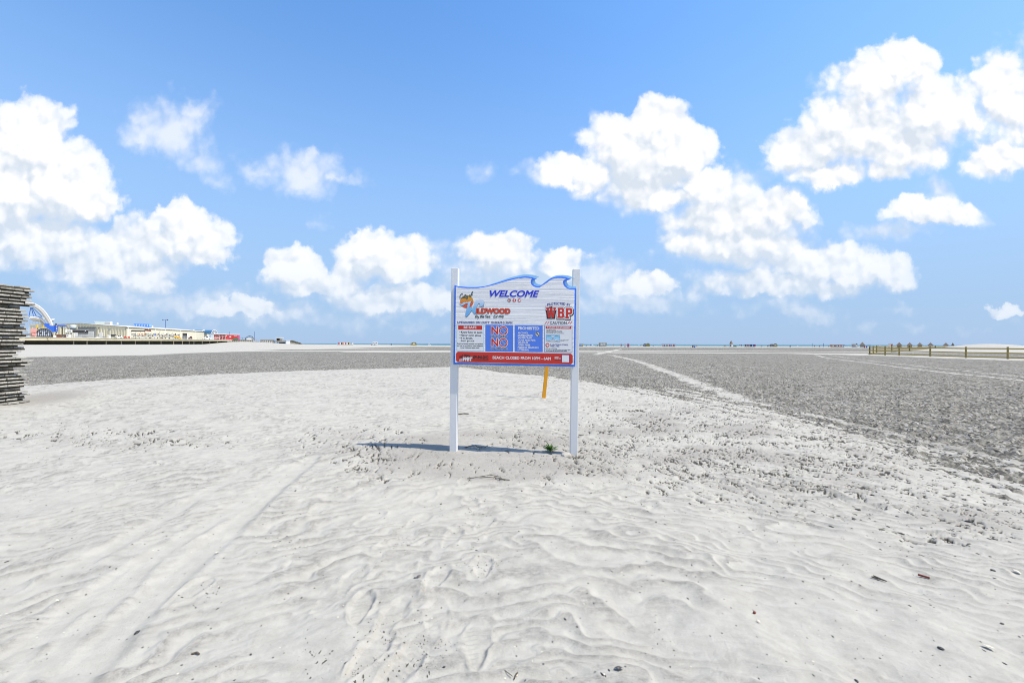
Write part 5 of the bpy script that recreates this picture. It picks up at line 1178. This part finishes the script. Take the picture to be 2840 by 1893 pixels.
toilet(1733.6, 'white portable toilet beside the pink one', white_m, w=6.4); toilet(1742.3, 'pink portable toilet with white roof', pink2, w=6.6); toilet(1722, 'grey white portable toilet left of the other two', white_m, Z=285, w=6.0, h=9)
s = shore('fire_extinguisher_box', 'tiny red box on the sand beside white toilets', 'box', 1031, 0, 252); s.box('body', redm, 1030, s.py - 3, 1032.4, s.py, 0, .6); s.box('lid', white_m, 1029.8, s.py - 3.5, 1032.6, s.py - 3, -.05, .7)
def bin_(px, w, h, mt, label, Z=270):
    s = shore('trash_bin', label, 'bin', px, 0, Z, 'bins on the beach'); b = s.py; m = MB(); r = w / 2 * s.sx; m.lathe([(r * .82, 0), (r, h * s.sz * .86), (r, h * s.sz)], n=10); m.build('barrel', mt, s.o); s.box('rim', dark_m, px - w / 2, b - h - .25, px + w / 2, b - h + .3, -r, 2 * r); return s
bin_(1085, 3.2, 3.6, navym, 'lone dark blue barrel left of the sign', 300); bin_(2191.5, 3.4, 3.2, navym, 'lone dark blue barrel right of an olive hut', 300)
bin_(2398, 4.4, 4.6, redm, 'red barrel next to a blue one by the fence corner', 235); bin_(2403.6, 4.6, 4.8, bluem, 'blue barrel next to a red one by the fence corner', 235)
bin_(1921, 3.0, 5.2, brownm, 'dark red barrel touching a blue box bin', 235)
s = shore('trash_bin', 'boxy blue bin with white emblem on the sand', 'bin', 1926, 0, 235, 'bins on the beach'); s.box('body', bluem, 1923.2, s.py - 5.4, 1928.4, s.py, 0, 1); s.box('lid', navym, 1923, s.py - 6, 1928.6, s.py - 5.4, -.05, 1.1); s.box('emblem', white_m, 1925, s.py - 4.6, 1926.6, s.py - 3, -.06, .08)
bin_(2822, 3.6, 3.0, dark_m, 'dark barrel beyond the fence at far right, left one', 300); bin_(2832, 3.4, 3.4, dark_m, 'dark barrel beyond the fence at far right, right one', 300)
def hut(px0, px1, split, label, Z=318, badge=True, flip=False):
    """barrel roofed canvas hut: grey flank and olive front"""
    s = shore('beach_hut', label, 'hut', (px0 + px1) / 2, 0, Z, 'olive barrel roofed huts'); b = s.py; h = 8.8
    f0, f1 = (split, px1) if not flip else (px0, split); cx = (f0 + f1) / 2; rx = (f1 - f0) / 2
    front = [(f0, b), (f0, b - h * .6), (f0 + rx * .28, b - h * .86), (cx - rx * .3, b - h * .98), (cx, b - h), (cx + rx * .3, b - h * .98), (f1 - rx * .28, b - h * .86), (f1, b - h * .6), (f1, b)]
    s.poly('front_wall', olivem, front, 0, 4.0)
    g0, g1 = (px0, split) if not flip else (split, px1)
    s.poly('side_wall', mat('hut_grey', (.16, .16, .155), .7, .2), [(g0, b), (g0, b - h * .55), (g0 + (g1 - g0) * .2, b - h * .85), (g1, b - h * .86), (g1, b)], .35, 3.6); s.box('window', grey_m, g0 + (g1 - g0) * .3, b - h * .55, g0 + (g1 - g0) * .8, b - h * .2, .25, .2)
    s.poly('roof_edge', mat('hut_roof', (.12, .12, .09), .7, .2), [(f0 - .3, b - h * .6), (f0 + rx * .28, b - h * .9), (cx, b - h * 1.06), (f1 - rx * .28, b - h * .9), (f1 + .3, b - h * .6), (f1 - rx * .3, b - h * .84), (cx, b - h * .97), (f0 + rx * .3, b - h * .84)], -.12, .3)
    if badge: s.box('notice', white_m, cx - 2.4, b - h * .72, cx + 2.4, b - h * .42, -.08, .1)
hut(1139, 1155.5, 1140.5, 'olive hut with white notice left of the lifeguard chair', 300); hut(1784, 1802.3, 1792, 'olive hut without a notice right of the pink toilet', 318, False); hut(2134.6, 2156, 2145, 'olive hut with white notice right of the blue tram')
lg = shore('lifeguard_chair', 'tall white lifeguard chair standing on the open sand', 'lifeguard chair', 1191.5, 0, 290); b = lg.py
for dy_ in (0, 1.4): lg.bar('leg', white_m, (1187.6, b), (1190.2, b - 8.6), .12, dy_); lg.bar('leg', white_m, (1195, b), (1191.6, b - 5), .12, dy_)
lg.box('seat', white_m, 1189.4, b - 5.2, 1192.6, b - 4.6, -.1, 1.7); lg.box('backrest', white_m, 1188.9, b - 9, 1189.9, b - 5, 0, 1.5); lg.bar('crossbar', white_m, (1188.4, b - 2.6), (1193.4, b - 2.6), .09)
s = row_of_boxes(1600, 1618, 'blue and yellow trailer half hidden by the right sign post', [lightb, lightb, lightb, yellowm], white_m, dark_m, 300, 5.8)
ck = shore('cabin', 'beige boxy cabin with white notice and green edge', 'cabin', 1672, 0, 300); b = ck.py; ck.box('body', tanm, 1661, b - 10, 1682.6, b - .6, 0, 3); ck.box('side_panel', mat('tan_shade', (.30, .28, .22), .7, .1), 1660.6, b - 9.6, 1664.6, b - .6, -.08, .1); ck.box('roof', white_m, 1660, b - 10.8, 1683.2, b - 10, -.2, 3.4); ck.box('notice', white_m, 1665.5, b - 7.6, 1669.6, b - 2.6, -.08, .1); ck.box('notice', white_m, 1670.6, b - 7.6, 1677.4, b - 2.6, -.08, .1); ck.poly('emblem', grey_m, [(1671.4, b - 3), (1672.6, b - 4.6), (1674, b - 4.9), (1675.6, b - 4.4), (1676.6, b - 3)], -.14, .08); ck.box('green_flap', greenm, 1680.6, b - 6.8, 1682.9, b - 4.6, -.1, .3); ck.box('skid', dark_m, 1662, b - .6, 1681, b, .2, 2)
row_of_boxes(1835, 1873.5, 'open trailer of striped beach boxes with a red end panel', [white_m, redm, white_m, navym, white_m, brownm, white_m, greenm, white_m, redm, bluem, white_m, navym, white_m, redm, redm, lightb], white_m, dark_m, 300, 6.0)
row_of_boxes(2063, 2095.5, 'blue tram car with white picture panels on the beach', [white_m, greenm, white_m, redm, white_m, greenm, navym, white_m, bluem, redm], navym, navym, 310, 5.8)
row_of_boxes(2302, 2342, 'row of patterned beach boxes left of the white shed', [redm, yellowm, white_m, redm, greenm, white_m, redm, white_m, redm, white_m, lightb], white_m, thatch, 305, 5.6)
def gazebo(px, w, h, wall, label, Z=318, open_=True):
    s = shore('beach_gazebo', label, 'gazebo', px, 0, Z, 'shingle roofed beach gazebos'); b = s.py; e = b - h * .40; m = MB(); W_ = w / 2 * s.sx; D_ = W_
    m.add([(-W_, -D_, s.Zp(e)), (W_, -D_, s.Zp(e)), (W_, D_, s.Zp(e)), (-W_, D_, s.Zp(e)), (0, 0, s.Zp(b - h))], [(0, 1, 4), (1, 2, 4), (2, 3, 4), (3, 0, 4), (3, 2, 1, 0)]).build('roof', thatch, s.o)
    for a in (-1, 1):
        for c in (-1, 1): MB().box((a * W_ * .82, c * D_ * .82, s.Zp(e) / 2), (.3, .3, s.Zp(e))).build('post', white_m, s.o)
    MB().box((0, .2, s.Zp(e) * .42), (W_ * 1.5, D_ * 1.3, s.Zp(e) * .84)).build('counter', wall, s.o); s.box('fascia', mat('gazebo_trim', (.12, .12, .16), .6, .1), px - w / 2, e - .4, px + w / 2, e + .5, -D_ - .05, .15)
gazebo(2494, 17, 13.6, thatch, 'leftmost shingle roofed gazebo of the five behind the fence'); gazebo(2523, 17, 13.4, woodm, 'second shingle roofed gazebo from the left behind the fence'); gazebo(2551.2, 16.5, 13.2, woodm, 'middle shingle roofed gazebo of the five behind the fence'); gazebo(2580.8, 18, 13, white_m, 'fourth shingle roofed gazebo from the left behind the fence'); gazebo(2623.4, 17.6, 12.8, white_m, 'rightmost wide shingle roofed gazebo beside the narrow one')
gazebo(2642.5, 9.4, 12.8, white_m, 'narrow steep roofed gazebo right of the five wide ones'); gazebo(2391.8, 16.4, 14.2, grey_m, 'grey walled gazebo right of the white roofed shed', 305)
tw = shore('tiki_tower', 'round white hut with steep conical shingle roof', 'tower hut', 2028, 0, 305); b = tw.py; r = 4.0 * tw.sx
MB().lathe([(r, 0.2), (r, tw.Zp(b - 8.4))], n=14).build('wall', white_m, tw.o); MB().lathe([(r * 1.32, tw.Zp(b - 8.0)), (r * 1.36, tw.Zp(b - 8.6)), (r * .75, tw.Zp(b - 12.4)), (.12, tw.Zp(b - 17))], n=14).build('roof', thatch, tw.o); tw.box('platform', woodm, 2021.5, b - .9, 2043, b, -1.2, 3); tw.box('doorway', dark_m, 2024.6, b - 6, 2026.4, b - 1, -r * .92, .4); tw.box('bench', greenm, 2034, b - 3.2, 2042.6, b - .9, -.6, 1)
sh_ = shore('white_roof_shed', 'grey shed with bright white roof beside a gazebo', 'shed', 2370, 0, 305); b = sh_.py; sh_.box('wall', mat('shed_grey', (.40, .41, .42), .6, .1), 2362, b - 7.4, 2378.4, b, 0, 4); sh_.poly('roof', white_m, [(2360.8, b - 7.4), (2362.6, b - 10.6), (2375.4, b - 10.6), (2379, b - 8), (2376, b - 7.4)], -.4, 4.8); sh_.poly('gable', dark_m, [(2373.6, b - 8), (2376, b - 10), (2379, b - 7.8)], -.5, .2); sh_.box('door', white_m, 2373, b - 6.6, 2377.6, b - .6, -.1, .2); sh_.box('window', dark_m, 2364.4, b - 6, 2366, b - 4, -.08, .1)
tr = shore('vendor_truck', 'white vendor truck with a red side behind the fence', 'truck', 2470, 0, 300); b = tr.py; tr.box('body', white_m, 2463, b - 9.6, 2476, b - 1.2, 0, 2.4); tr.box('side_panel', redm, 2471, b - 7.6, 2475.8, b - 4.6, -.08, .1); tr.box('awning', white_m, 2462.4, b - 10.4, 2476.6, b - 9.6, -.5, 3); [tr.box('wheel', dark_m, x, b - 1.8, x + 2, b, -.05, 2.4) for x in (2464.6, 2472.4)]
s = shore('cabin', 'tiny white booth behind the left fence corner', 'booth', 2441, 0, 305); s.box('wall', white_m, 2438.6, s.py - 7.6, 2443, s.py, 0, 1.5); s.box('roof', white_m, 2438, s.py - 8.2, 2443.6, s.py - 7.6, -.1, 1.8)
s = shore('mobile_platform', 'low dark platform with white top at the fence corner', 'platform', 2412, 0, 300); s.box('deck', dark_m, 2406, s.py - 7.4, 2414, s.py - 6.8, 0, 2); s.box('canopy', white_m, 2414.4, s.py - 8.6, 2417, s.py - 6.8, 0, 1); [s.box('leg', dark_m, x, s.py - 6.8, x + .5, s.py, .2, .3) for x in (2407, 2413)]
for px, lab in ((2252.6, 'left tall thin pole of the volleyball net'), (2283.8, 'right tall thin pole of the volleyball net')):
    s = shore('net_pole', lab, 'pole', px, 0, 300, 'volleyball net poles'); s.bar('pole', navym, (px, s.py), (px, s.py - 10.4), .12); s.box('pad', lightb, px - .5, s.py - 2.4, px + .5, s.py, -.15, .3)
# beach umbrellas
def umbrella(px, w, h, mt, label, Z=305, tilt_=0.0, closed=False):
    s = shore('beach_umbrella', label, 'umbrella', px, 0, Z, 'beach umbrellas on the far sand'); b = s.py; s.bar('pole', white_m, (px, b), (px + tilt_, b - h), .05); W_ = w / 2 * s.sx; z = h * s.sz
    m = MB(); m.lathe([(W_, z * .70), (W_ * .72, z * .88), (.03, z)], (tilt_ * s.sx, 0, 0), 8); m.build('canopy', mt, s.o)
umbrella(1640, 5.2, 6.4, bluem, 'blue umbrella left of the beige cabin', 300, .6); umbrella(1772.5, 4.6, 5.2, lightb, 'pale blue umbrella left of an olive hut', 310, -1); umbrella(2054, 6.6, 6.4, navym, 'dark blue umbrella beside the blue tram car', 305, -.8); umbrella(2346, 6.2, 5.2, bluem, 'blue umbrella at the end of the patterned beach boxes', 305, 1); umbrella(1643.6, 3.6, 5.6, white_m, 'white umbrella beside a blue one near the beige cabin', 300); umbrella(2212, 4.2, 2.6, white_m, 'low white sunshade on the sand right of the blue barrel', 300)
# people far out on the sand: one small continuous figure, stood or sat
def figure_mesh(pose):
    v = [(0, 0, .92), (0, 0, 1.18), (0, 0, 1.42), (0, 0, 1.52), (0, 0, 1.66), (.11, 0, .86), (.13, .02, .48), (.14, 0, .05), (-.11, 0, .86), (-.13, -.02, .48), (-.14, 0, .05), (.20, 0, 1.38), (.27, .02, 1.10), (.27, -.05, .84), (-.20, 0, 1.38), (-.27, .02, 1.10), (-.27, -.05, .84)]
    if pose == 'sit': v = [(0, 0, .40), (0, .08, .66), (0, .12, .88), (0, .11, .98), (0, .10, 1.12), (.11, -.04, .40), (.14, -.42, .44), (.14, -.48, .05), (-.11, -.04, .40), (-.14, -.42, .44), (-.14, -.48, .05), (.20, .12, .85), (.26, .0, .62), (.20, -.22, .52), (-.20, .12, .85), (-.26, .0, .62), (-.20, -.22, .52)]
    e = [(0, 1), (1, 2), (2, 3), (3, 4), (0, 5), (5, 6), (6, 7), (0, 8), (8, 9), (9, 10), (2, 11), (11, 12), (12, 13), (2, 14), (14, 15), (15, 16)]
    rad_ = [.13, .13, .14, .06, .11, .09, .065, .05, .09, .065, .05, .06, .045, .035, .06, .045, .035]
    me = bpy.data.meshes.new('person_body'); me.from_pydata(v, e, []); o = bpy.data.objects.new('tmp', me); COL.objects.link(o)
    md = o.modifiers.new('skin', 'SKIN'); md2 = o.modifiers.new('sub', 'SUBSURF'); md2.levels = 1
    for i, sv in enumerate(me.skin_vertices[0].data): sv.radius = (rad_[i], rad_[i]); sv.use_root = i == 0
    dg = bpy.context.evaluated_depsgraph_get(); dg.update(); r = bpy.data.meshes.new_from_object(o.evaluated_get(dg)); bpy.data.objects.remove(o); r.name = 'person_body'
    r.materials.clear(); r.materials.append(skin_m); return r
fig = {'stand': figure_mesh('stand'), 'sit': figure_mesh('sit')}
def person(px, pose, top, legs, label, Z=303):
    w = at(px, 955, Z); z = height_at(w.x, w.y); o = empty('person', (w.x, w.y, z), label, 'person', 'people out on the far sand', -math.atan2(w.x, w.y) + random.uniform(-.6, .6))
    b = bpy.data.objects.new('body', fig[pose]); COL.objects.link(b); b.parent = o
    if pose == 'stand':
        MB().lathe([(.17, .90), (.17, 1.15), (.20, 1.38), (.10, 1.47)], n=10).build('shirt', top, o); MB().lathe([(.20, .62), (.19, .80), (.165, .94)], n=10).build('shorts', legs, o); MB().lathe([(.10, 1.62), (.125, 1.70), (.06, 1.79)], n=8).build('hair', dark_m, o)
    else:
        MB().lathe([(.17, .38), (.17, .62), (.19, .84), (.10, .94)], (0, .08, 0), 10).build('shirt', top, o); MB().lathe([(.10, 1.08), (.125, 1.15), (.06, 1.24)], (0, .10, 0), 8).build('hair', dark_m, o)
        c = MB(); c.box((0, .02, .33), (.5, .5, .05)); c.box((0, .27, .62), (.5, .05, .6)); [c.box((a_, b_, .16), (.05, .05, .32)) for a_ in (-.22, .22) for b_ in (-.2, .22)]; c.build('chair', legs, o)
person(1626, 'sit', brownm, dark_m, 'person in brown sitting alone right of the sign post'); person(1638.4, 'stand', navym, dark_m, 'person in navy standing under the blue umbrella'); person(1653, 'sit', white_m, dark_m, 'person in white sitting left of the beige cabin'); person(1656.6, 'sit', tanm, grey_m, 'person in tan sitting close by the beige cabin'); person(1701, 'stand', tanm, brownm, 'person in tan standing alone right of the beige cabin'); person(1724.6, 'stand', dark_m, dark_m, 'person in black standing before a white toilet', 268)
person(1776, 'sit', white_m, lightb, 'person in white sitting beside the pale blue umbrella'); person(1811.5, 'sit', dark_m, dark_m, 'person in dark clothes lounging right of an olive hut'); person(1932.8, 'sit', brownm, pinkm, 'person sitting alone right of the blue box bin'); person(2008.6, 'sit', dark_m, dark_m, 'person in black sitting left of the conical hut'); person(2013.4, 'sit', white_m, dark_m, 'person in white sitting nearer the conical hut'); person(2056.4, 'stand', dark_m, navym, 'person in black standing by the dark blue umbrella')
person(2112, 'sit', grey_m, dark_m, 'person in grey sitting right of the blue tram'); person(2128.6, 'sit', dark_m, brownm, 'person in black sitting before an olive hut'); person(2132, 'stand', grey_m, dark_m, 'person in grey standing next to an olive hut'); person(2259, 'sit', brownm, dark_m, 'person in brown sitting near the left net pole'); person(2273, 'sit', navym, dark_m, 'person in navy sitting between the net poles'); person(2299, 'sit', dark_m, dark_m, 'person in black sitting at the patterned box row')

# ------------------------------------------------------------------ things lying on the sand
def surface_z(x, y):
    """height of the finished beach sheet under (x, y)"""
    th = math.atan2(x, y); r_ = math.hypot(x, y)
    i = int(np.clip(np.searchsorted(rad, r_) - 1, 0, NR - 2)); j = int(np.clip(np.searchsorted(ang[:1080], th) - 1, 0, 1078))
    fr = (r_ - rad[i]) / (rad[i + 1] - rad[i]); fa = (th - ang[j]) / (ang[j + 1] - ang[j]); g = lambda a, b: H[a * NA + b]
    return float((g(i, j) * (1 - fa) + g(i, j + 1) * fa) * (1 - fr) + (g(i + 1, j) * (1 - fa) + g(i + 1, j + 1) * fa) * fr)
rd = random.Random(21)
stone_dark = mat('wet_dark_stone', (.035, .034, .032), .5, .4, 30); shell_m = mat('bleached_shell', (.60, .55, .43), .45, .25, 30); shell_b = mat('dark_shell', (.10, .09, .085), .4, .4, 30); drift_m = mat('drift_wood', (.09, .075, .055), .9, .4, 20); rust_m = mat('rust_red_plastic', (.16, .03, .018), .5, .2); clod_m = mat('damp_clod', (.10, .094, .078), .95, .4, 20, spec=.05)
def rock(r, seed, flat=.6, n=1):
    b = bmesh.new(); bmesh.ops.create_icosphere(b, subdivisions=n, radius=1); q = random.Random(seed); a1 = [Vector((q.uniform(-1, 1), q.uniform(-1, 1), q.uniform(-1, 1))).normalized() for _ in range(5)]; a2 = [q.uniform(.6, .95) for _ in range(5)]
    for v in b.verts:
        for d0, c0 in zip(a1, a2):
            t = v.co.dot(d0)
            if t > c0: v.co -= d0 * (t - c0)
        v.co *= q.uniform(.9, 1.1); v.co = Vector((v.co.x * r, v.co.y * r * .8, v.co.z * r * flat))
    vs = [v.co.copy() for v in b.verts]; fs = [tuple(v.index for v in f.verts) for f in b.faces]; b.free(); return vs, fs
def lay(px, py, name, label, cat, vs, fs, mt, group=None, sink=.0, rz=None, smooth=False):
    x_, y_ = ground_pt(px, py); z = surface_z(x_, y_); o = MB().add(vs, fs).build(name, mt, None, smooth)
    o.location = (x_, y_, z + sink); o.rotation_euler.z = rd.uniform(0, 6.28) if rz is None else rz; return tag(o, label, cat, group)
for px, py, r_, lab in ((822, 1359, .020, 'dark lump on the sand left of the sign, uppermost'), (1225, 1387, .022, 'dark oval pebble below the left sign post'), (1435, 1398, .016, 'small dark pebble below the sign centre'), (1156, 1587, .026, 'dark wedge stone beside a tread marked footprint'), (387, 1730, .026, 'dark triangular stone in the lower left sand'), (700, 1785, .013, 'small glossy dark pebble at lower left'), (2715, 1412, .034, 'dark stone near the right edge, largest one'), (2683, 1446, .040, 'dark stone below and left of the largest right one'), (2790, 1405, .026, 'dark stone farthest right beside the flat'), (2752, 1574, .024, 'dark mussel like stone left of a pale shell'), (2775, 1724, .018, 'small dark pebble at the right edge, lower one'), (2607, 1799, .022, 'dark wedge stone left of a yellowish shell'), (1234, 1831, .014, 'tiny dark pebble at bottom centre'), (2366, 1436, .026, 'dark pebble pair right of the crusted sand'), (1066, 1871, .016, 'dark pebble in a footprint at the bottom'), (2373, 1872, .016, 'dark pebble at the bottom right, lowest one'), (2014, 1300, .022, 'dark stone on the crusted sand right of the sign')):
    lay(px, py, 'pebble', lab, 'pebble', *rock(r_ * .62, px, .5, 2), stone_dark, 'loose dark pebbles', r_ * .06)
def shell(w, seed):
    m = MB(); n, k = 9, 5; vs = []; fs = []
    for i in range(k + 1):
        for j in range(n):
            a = -1.15 + 2.3 * j / (n - 1); rr_ = w * i / k * (1 - .12 * (j % 2)); vs.append((rr_ * math.sin(a), rr_ * math.cos(a) - w * .5, w * .42 * math.sin(math.pi * min(1, .12 + .8 * i / k)) + .003 * (j % 2)))
    for i in range(k):
        for j in range(n - 1): fs.append((i * n + j, i * n + j + 1, (i + 1) * n + j + 1, (i + 1) * n + j))
    return vs, fs
for px, py, w, mt, lab in ((606, 1517, .030, shell_m, 'pale shell lying by the wheel mark'), (1717, 1847, .034, shell_b, 'grey ridged shell at the bottom right of centre'), (2817, 1580, .038, shell_m, 'cream shell nearest the right edge'), (2738, 1799, .036, shell_m, 'yellowish shell in the lower right corner'), (1164, 1583, .026, shell_b, 'grey shell propped on a dark wedge stone'), (92, 1381, .022, shell_m, 'tiny white shell at far left'), (2102, 1724, .018, shell_m, 'tan shell below a red plastic scrap'), (164, 1660, .016, shell_m, 'small white shell at lower left')):
    lay(px, py, 'sea_shell', lab, 'shell', *shell(w * .8, px), mt, 'sea shells', .004, None, True)
def twig(pts, r):
    m = MB()
    for line in pts:
        for a, b in zip(line[:-1], line[1:]): m.tube(a, b, r, 6, r * .8)
    return m.v, m.f
def tw(px, py, lab, pts, r=.004, mt=drift_m, name='twig', rz=0.0): lay(px, py, name, lab, 'twig', *twig(pts, r), mt, 'twigs on the sand', .006, rz)
tw(1345, 1322, 'forked twig lying in front of the sign', [[(-.20, -.02, 0), (-.06, .01, .012), (.05, .0, .01), (.20, -.01, .004)], [(-.06, .01, .012), (.06, .05, .02), (.19, .03, .004)]])
tw(1400, 1326, 'short dark stick right of the forked twig', [[(-.06, .03, 0), (.06, -.03, .006)]], .006)
tw(1322, 1242, 'curved dry twig in the shadow of the sign', [[(-.22, -.02, .0), (-.10, .02, .03), (.02, -.01, .02), (.12, .0, .01), (.17, .05, .03)], [(-.10, .02, .03), (-.15, -.06, .02)], [(.02, -.01, .02), (-.02, .06, .03)]], .006)
tw(2437, 1598, 'V shaped dark twig in the lower right sand', [[(-.026, .03, .004), (.028, -.024, .004)], [(-.010, .034, .008), (.028, -.024, .004)]], .004)
tw(1433, 1857, 'dark bent sliver at the bottom centre', [[(-.007, -.014, 0), (0, .008, .003), (.009, .016, .005)]], .0035)
tw(1415, 1855, 'thin curved straw left of a dark sliver', [[(-.022, .025, .002), (-.005, .005, .006), (.015, -.01, .002)]], .0016)
tw(1284, 1149, 'dark stick behind the left sign post', [[(-.13, -.01, 0), (.02, .01, .02), (.13, .01, .015)]], .014)
tw(2560, 1592, 'dark red stick with yellow tip at right', [[(-.02, .02, .004), (.02, -.02, .004)]], .007, rust_m)
tw(548, 1788, 'wavy dark seaweed sliver at lower left', [[(-.02, 0, .0), (0, .008, .004), (.02, 0, 0)]], .005)
lay(2092, 1697, 'plastic_scrap', 'small red plastic scrap on the ripples right of centre', 'scrap', *rock(.012, 4, .8), rust_m, None, .006)
lay(1571, 1258, 'pale_rock', 'pale rock leaning on the right sign post foot', 'rock', *rock(.085, 9, .55, 2), mat('pale_rock', (.40, .38, .33), .8, .25, 14, bump=.004, bscale=20), None, .012, .4)
# tuft of dead grass at the right post
tf = empty('dry_grass_tuft', (*ground_pt(1600, 1264), height_at(*ground_pt(1600, 1264))), 'short grey tuft of dead grass at the right post foot', 'grass tuft')
m = MB()
for k in range(60):
    a = rd.uniform(0, 6.28); r0 = rd.uniform(0, .07); l = rd.uniform(.02, .06); x_, y_ = r0 * 1.8 * math.cos(a), r0 * .6 * math.sin(a); m.add([(x_ - .003, y_, -.005), (x_ + .003, y_, -.005), (x_ + .03 * math.cos(a) + rd.uniform(-.02, .02), y_ + .02 * math.sin(a), l)], [(0, 1, 2)])
g_ = m.build('blades', mat('dead_grass', (.12, .115, .09), .9, .4), tf, fix=False); g_['kind'] = 'stuff'
# countless crumbs of shell, grit and broken crust
def scatter(name, label, n, dens, smin, smax, mt, seed, templates, flat=.55, embed=.15):
    q = np.random.RandomState(seed); keep = []; 
    while sum(len(k[0]) for k in keep) < n:
        px = q.uniform(-60, 2900, n * 3); py = q.uniform(1030, 1900, n * 3)
        # even density on the ground, thinned by the map
        yy = F * CAMZ / (py - HOR(px)); wgt = (yy / 12.0) ** 2 * .6 + .05
        d = dens(px, py) * np.minimum(wgt * 1.0, 1.0); ok = q.uniform(0, 1, n * 3) < d
        keep.append((px[ok], py[ok]))
    px = np.concatenate([k[0] for k in keep])[:n]; py = np.concatenate([k[1] for k in keep])[:n]
    Zc = F * CAMZ / (py - HOR(px)); xs = (px - 1420) / F * Zc; ys = Zc
    th = np.arctan2(xs, ys); r_ = np.hypot(xs, ys)
    i = np.clip(np.searchsorted(rad, r_) - 1, 0, NR - 2); j = np.clip(np.searchsorted(ang[:1080], th) - 1, 0, 1078)
    zs = np.maximum(np.maximum(H[i * NA + j], H[(i + 1) * NA + j]), H[i * NA + j + 1]) * .5 + .5 * (H[i * NA + j] + H[(i + 1) * NA + j + 1]) / 2
    V = []; Fc = []; off = 0
    sz = smin * (smax / smin) ** (q.uniform(0, 1, n) ** 1.7); rz = q.normal(-1.35, .5, n)
    for k in range(n):
        vs, fs = templates[k % len(templates)]; c_, s_ = math.cos(rz[k]), math.sin(rz[k]); a = np.array(vs) * sz[k]
        V.append(np.stack([a[:, 0] * c_ - a[:, 1] * s_ + xs[k], a[:, 0] * s_ + a[:, 1] * c_ + ys[k], a[:, 2] + zs[k] + sz[k] * embed], 1)); Fc += [tuple(t + off for t in f) for f in fs]; off += len(vs)
    me = bpy.data.meshes.new(name); me.from_pydata(np.concatenate(V).tolist(), [], Fc); me.materials.append(mt)
    o = bpy.data.objects.new(name, me); COL.objects.link(o); return tag(o, label, None, None, 'stuff')
T = [(tuple((v[0] * (1.0 + .5 * (s % 3)), v[1] * .8, v[2]) for v in a), b) for s in range(12, 24) for a, b in [rock(1, s, .45, 1)]]
TF = [tuple((tuple(tuple(v) for v in a), b)) for a, b in (rock(1, s, .22, 1) for s in range(40, 46))]
def bump_(px, py, cx, cy, rx, ry): return np.exp(-((px - cx) / rx) ** 2 - ((py - cy) / ry) ** 2)
def d_crust(px, py):
    return np.clip(1.0 * bump_(px, py, 1900, 1200, 330, 80) + 1.0 * bump_(px, py, 2260, 1285, 340, 100) + .9 * bump_(px, py, 2020, 1255, 300, 70) + .8 * bump_(px, py, 2680, 1430, 220, 80) + .7 * bump_(px, py, 1000, 1225, 150, 36) + .7 * bump_(px, py, 1050, 1280, 120, 34) + .7 * bump_(px, py, 1430, 1222, 90, 20) + .7 * bump_(px, py, 420, 1220, 240, 24) + .3 * bump_(px, py, 120, 1200, 180, 26) + .5 * bump_(px, py, 1480, 1300, 230, 40) + .25 * bump_(px, py, 1620, 1265, 60, 14), 0, 1)
cl_n = lambda px, py: sst(pn(px / 38.0, py / 13.0, 80) + .5 * pn(px / 12.0, py / 5.0, 81), -.05, .5)
scatter('crust_crumbs', 'dark crumbs of broken damp crust over the sand right of the sign', 3400, lambda px, py: d_crust(px, py) * cl_n(px, py), .005, .018, clod_m, 5, T, embed=.0)
scatter('grit', 'fine dark grit and shell chips strewn over the dune sand', 1500, lambda px, py: (.06 + .3 * d_crust(px, py)) * (py > 1150), .0022, .008, stone_dark, 6, T)
scatter('shell_chips', 'white shell chips strewn over the dune sand', 700, lambda px, py: (.05 + .3 * d_crust(px, py) + .3 * bump_(px, py, 1375, 1270, 300, 60)) * (py > 1150), .003, .009, shell_m, 7, TF)
def d_flat(px, py):
    u_ = (px - 1420) / F; yb_ = np.interp(px, [1450, 1620, 1800, 1950, 2200, 2350, 2550, 2700, 2840], [1042, 1058, 1082, 1098, 1150, 1195, 1258, 1305, 1350]); return sst(py, yb_ + 40, yb_ - 30) * (px > 1500) * sst(pn(px / 50.0, py / 16.0, 82), -.5, .3)
scatter('shell_flat_clods', 'dark clods and shell lumps of the grey flat', 5200, d_flat, .009, .028, clod_m, 8, T, embed=.0)
PR = [(1325, 1570), (1350, 1540), (1165, 1760), (1240, 1770), (1105, 1840), (1170, 1810), (1030, 1790), (1105, 1490), (1310, 1400), (1000, 1860), (1060, 1730), (1345, 1450), (810, 1500), (880, 1800), (590, 1620)]
scatter('print_crumbs', 'dark crumbs kicked up along the rims of the footprints', 420, lambda px, py: np.clip(sum(bump_(px, py, a, b, 34, 30) for a, b in PR), 0, 1) * sst(pn(px / 14.0, py / 10.0, 84), -.1, .4), .0022, .0075, clod_m, 9, T, embed=.1)
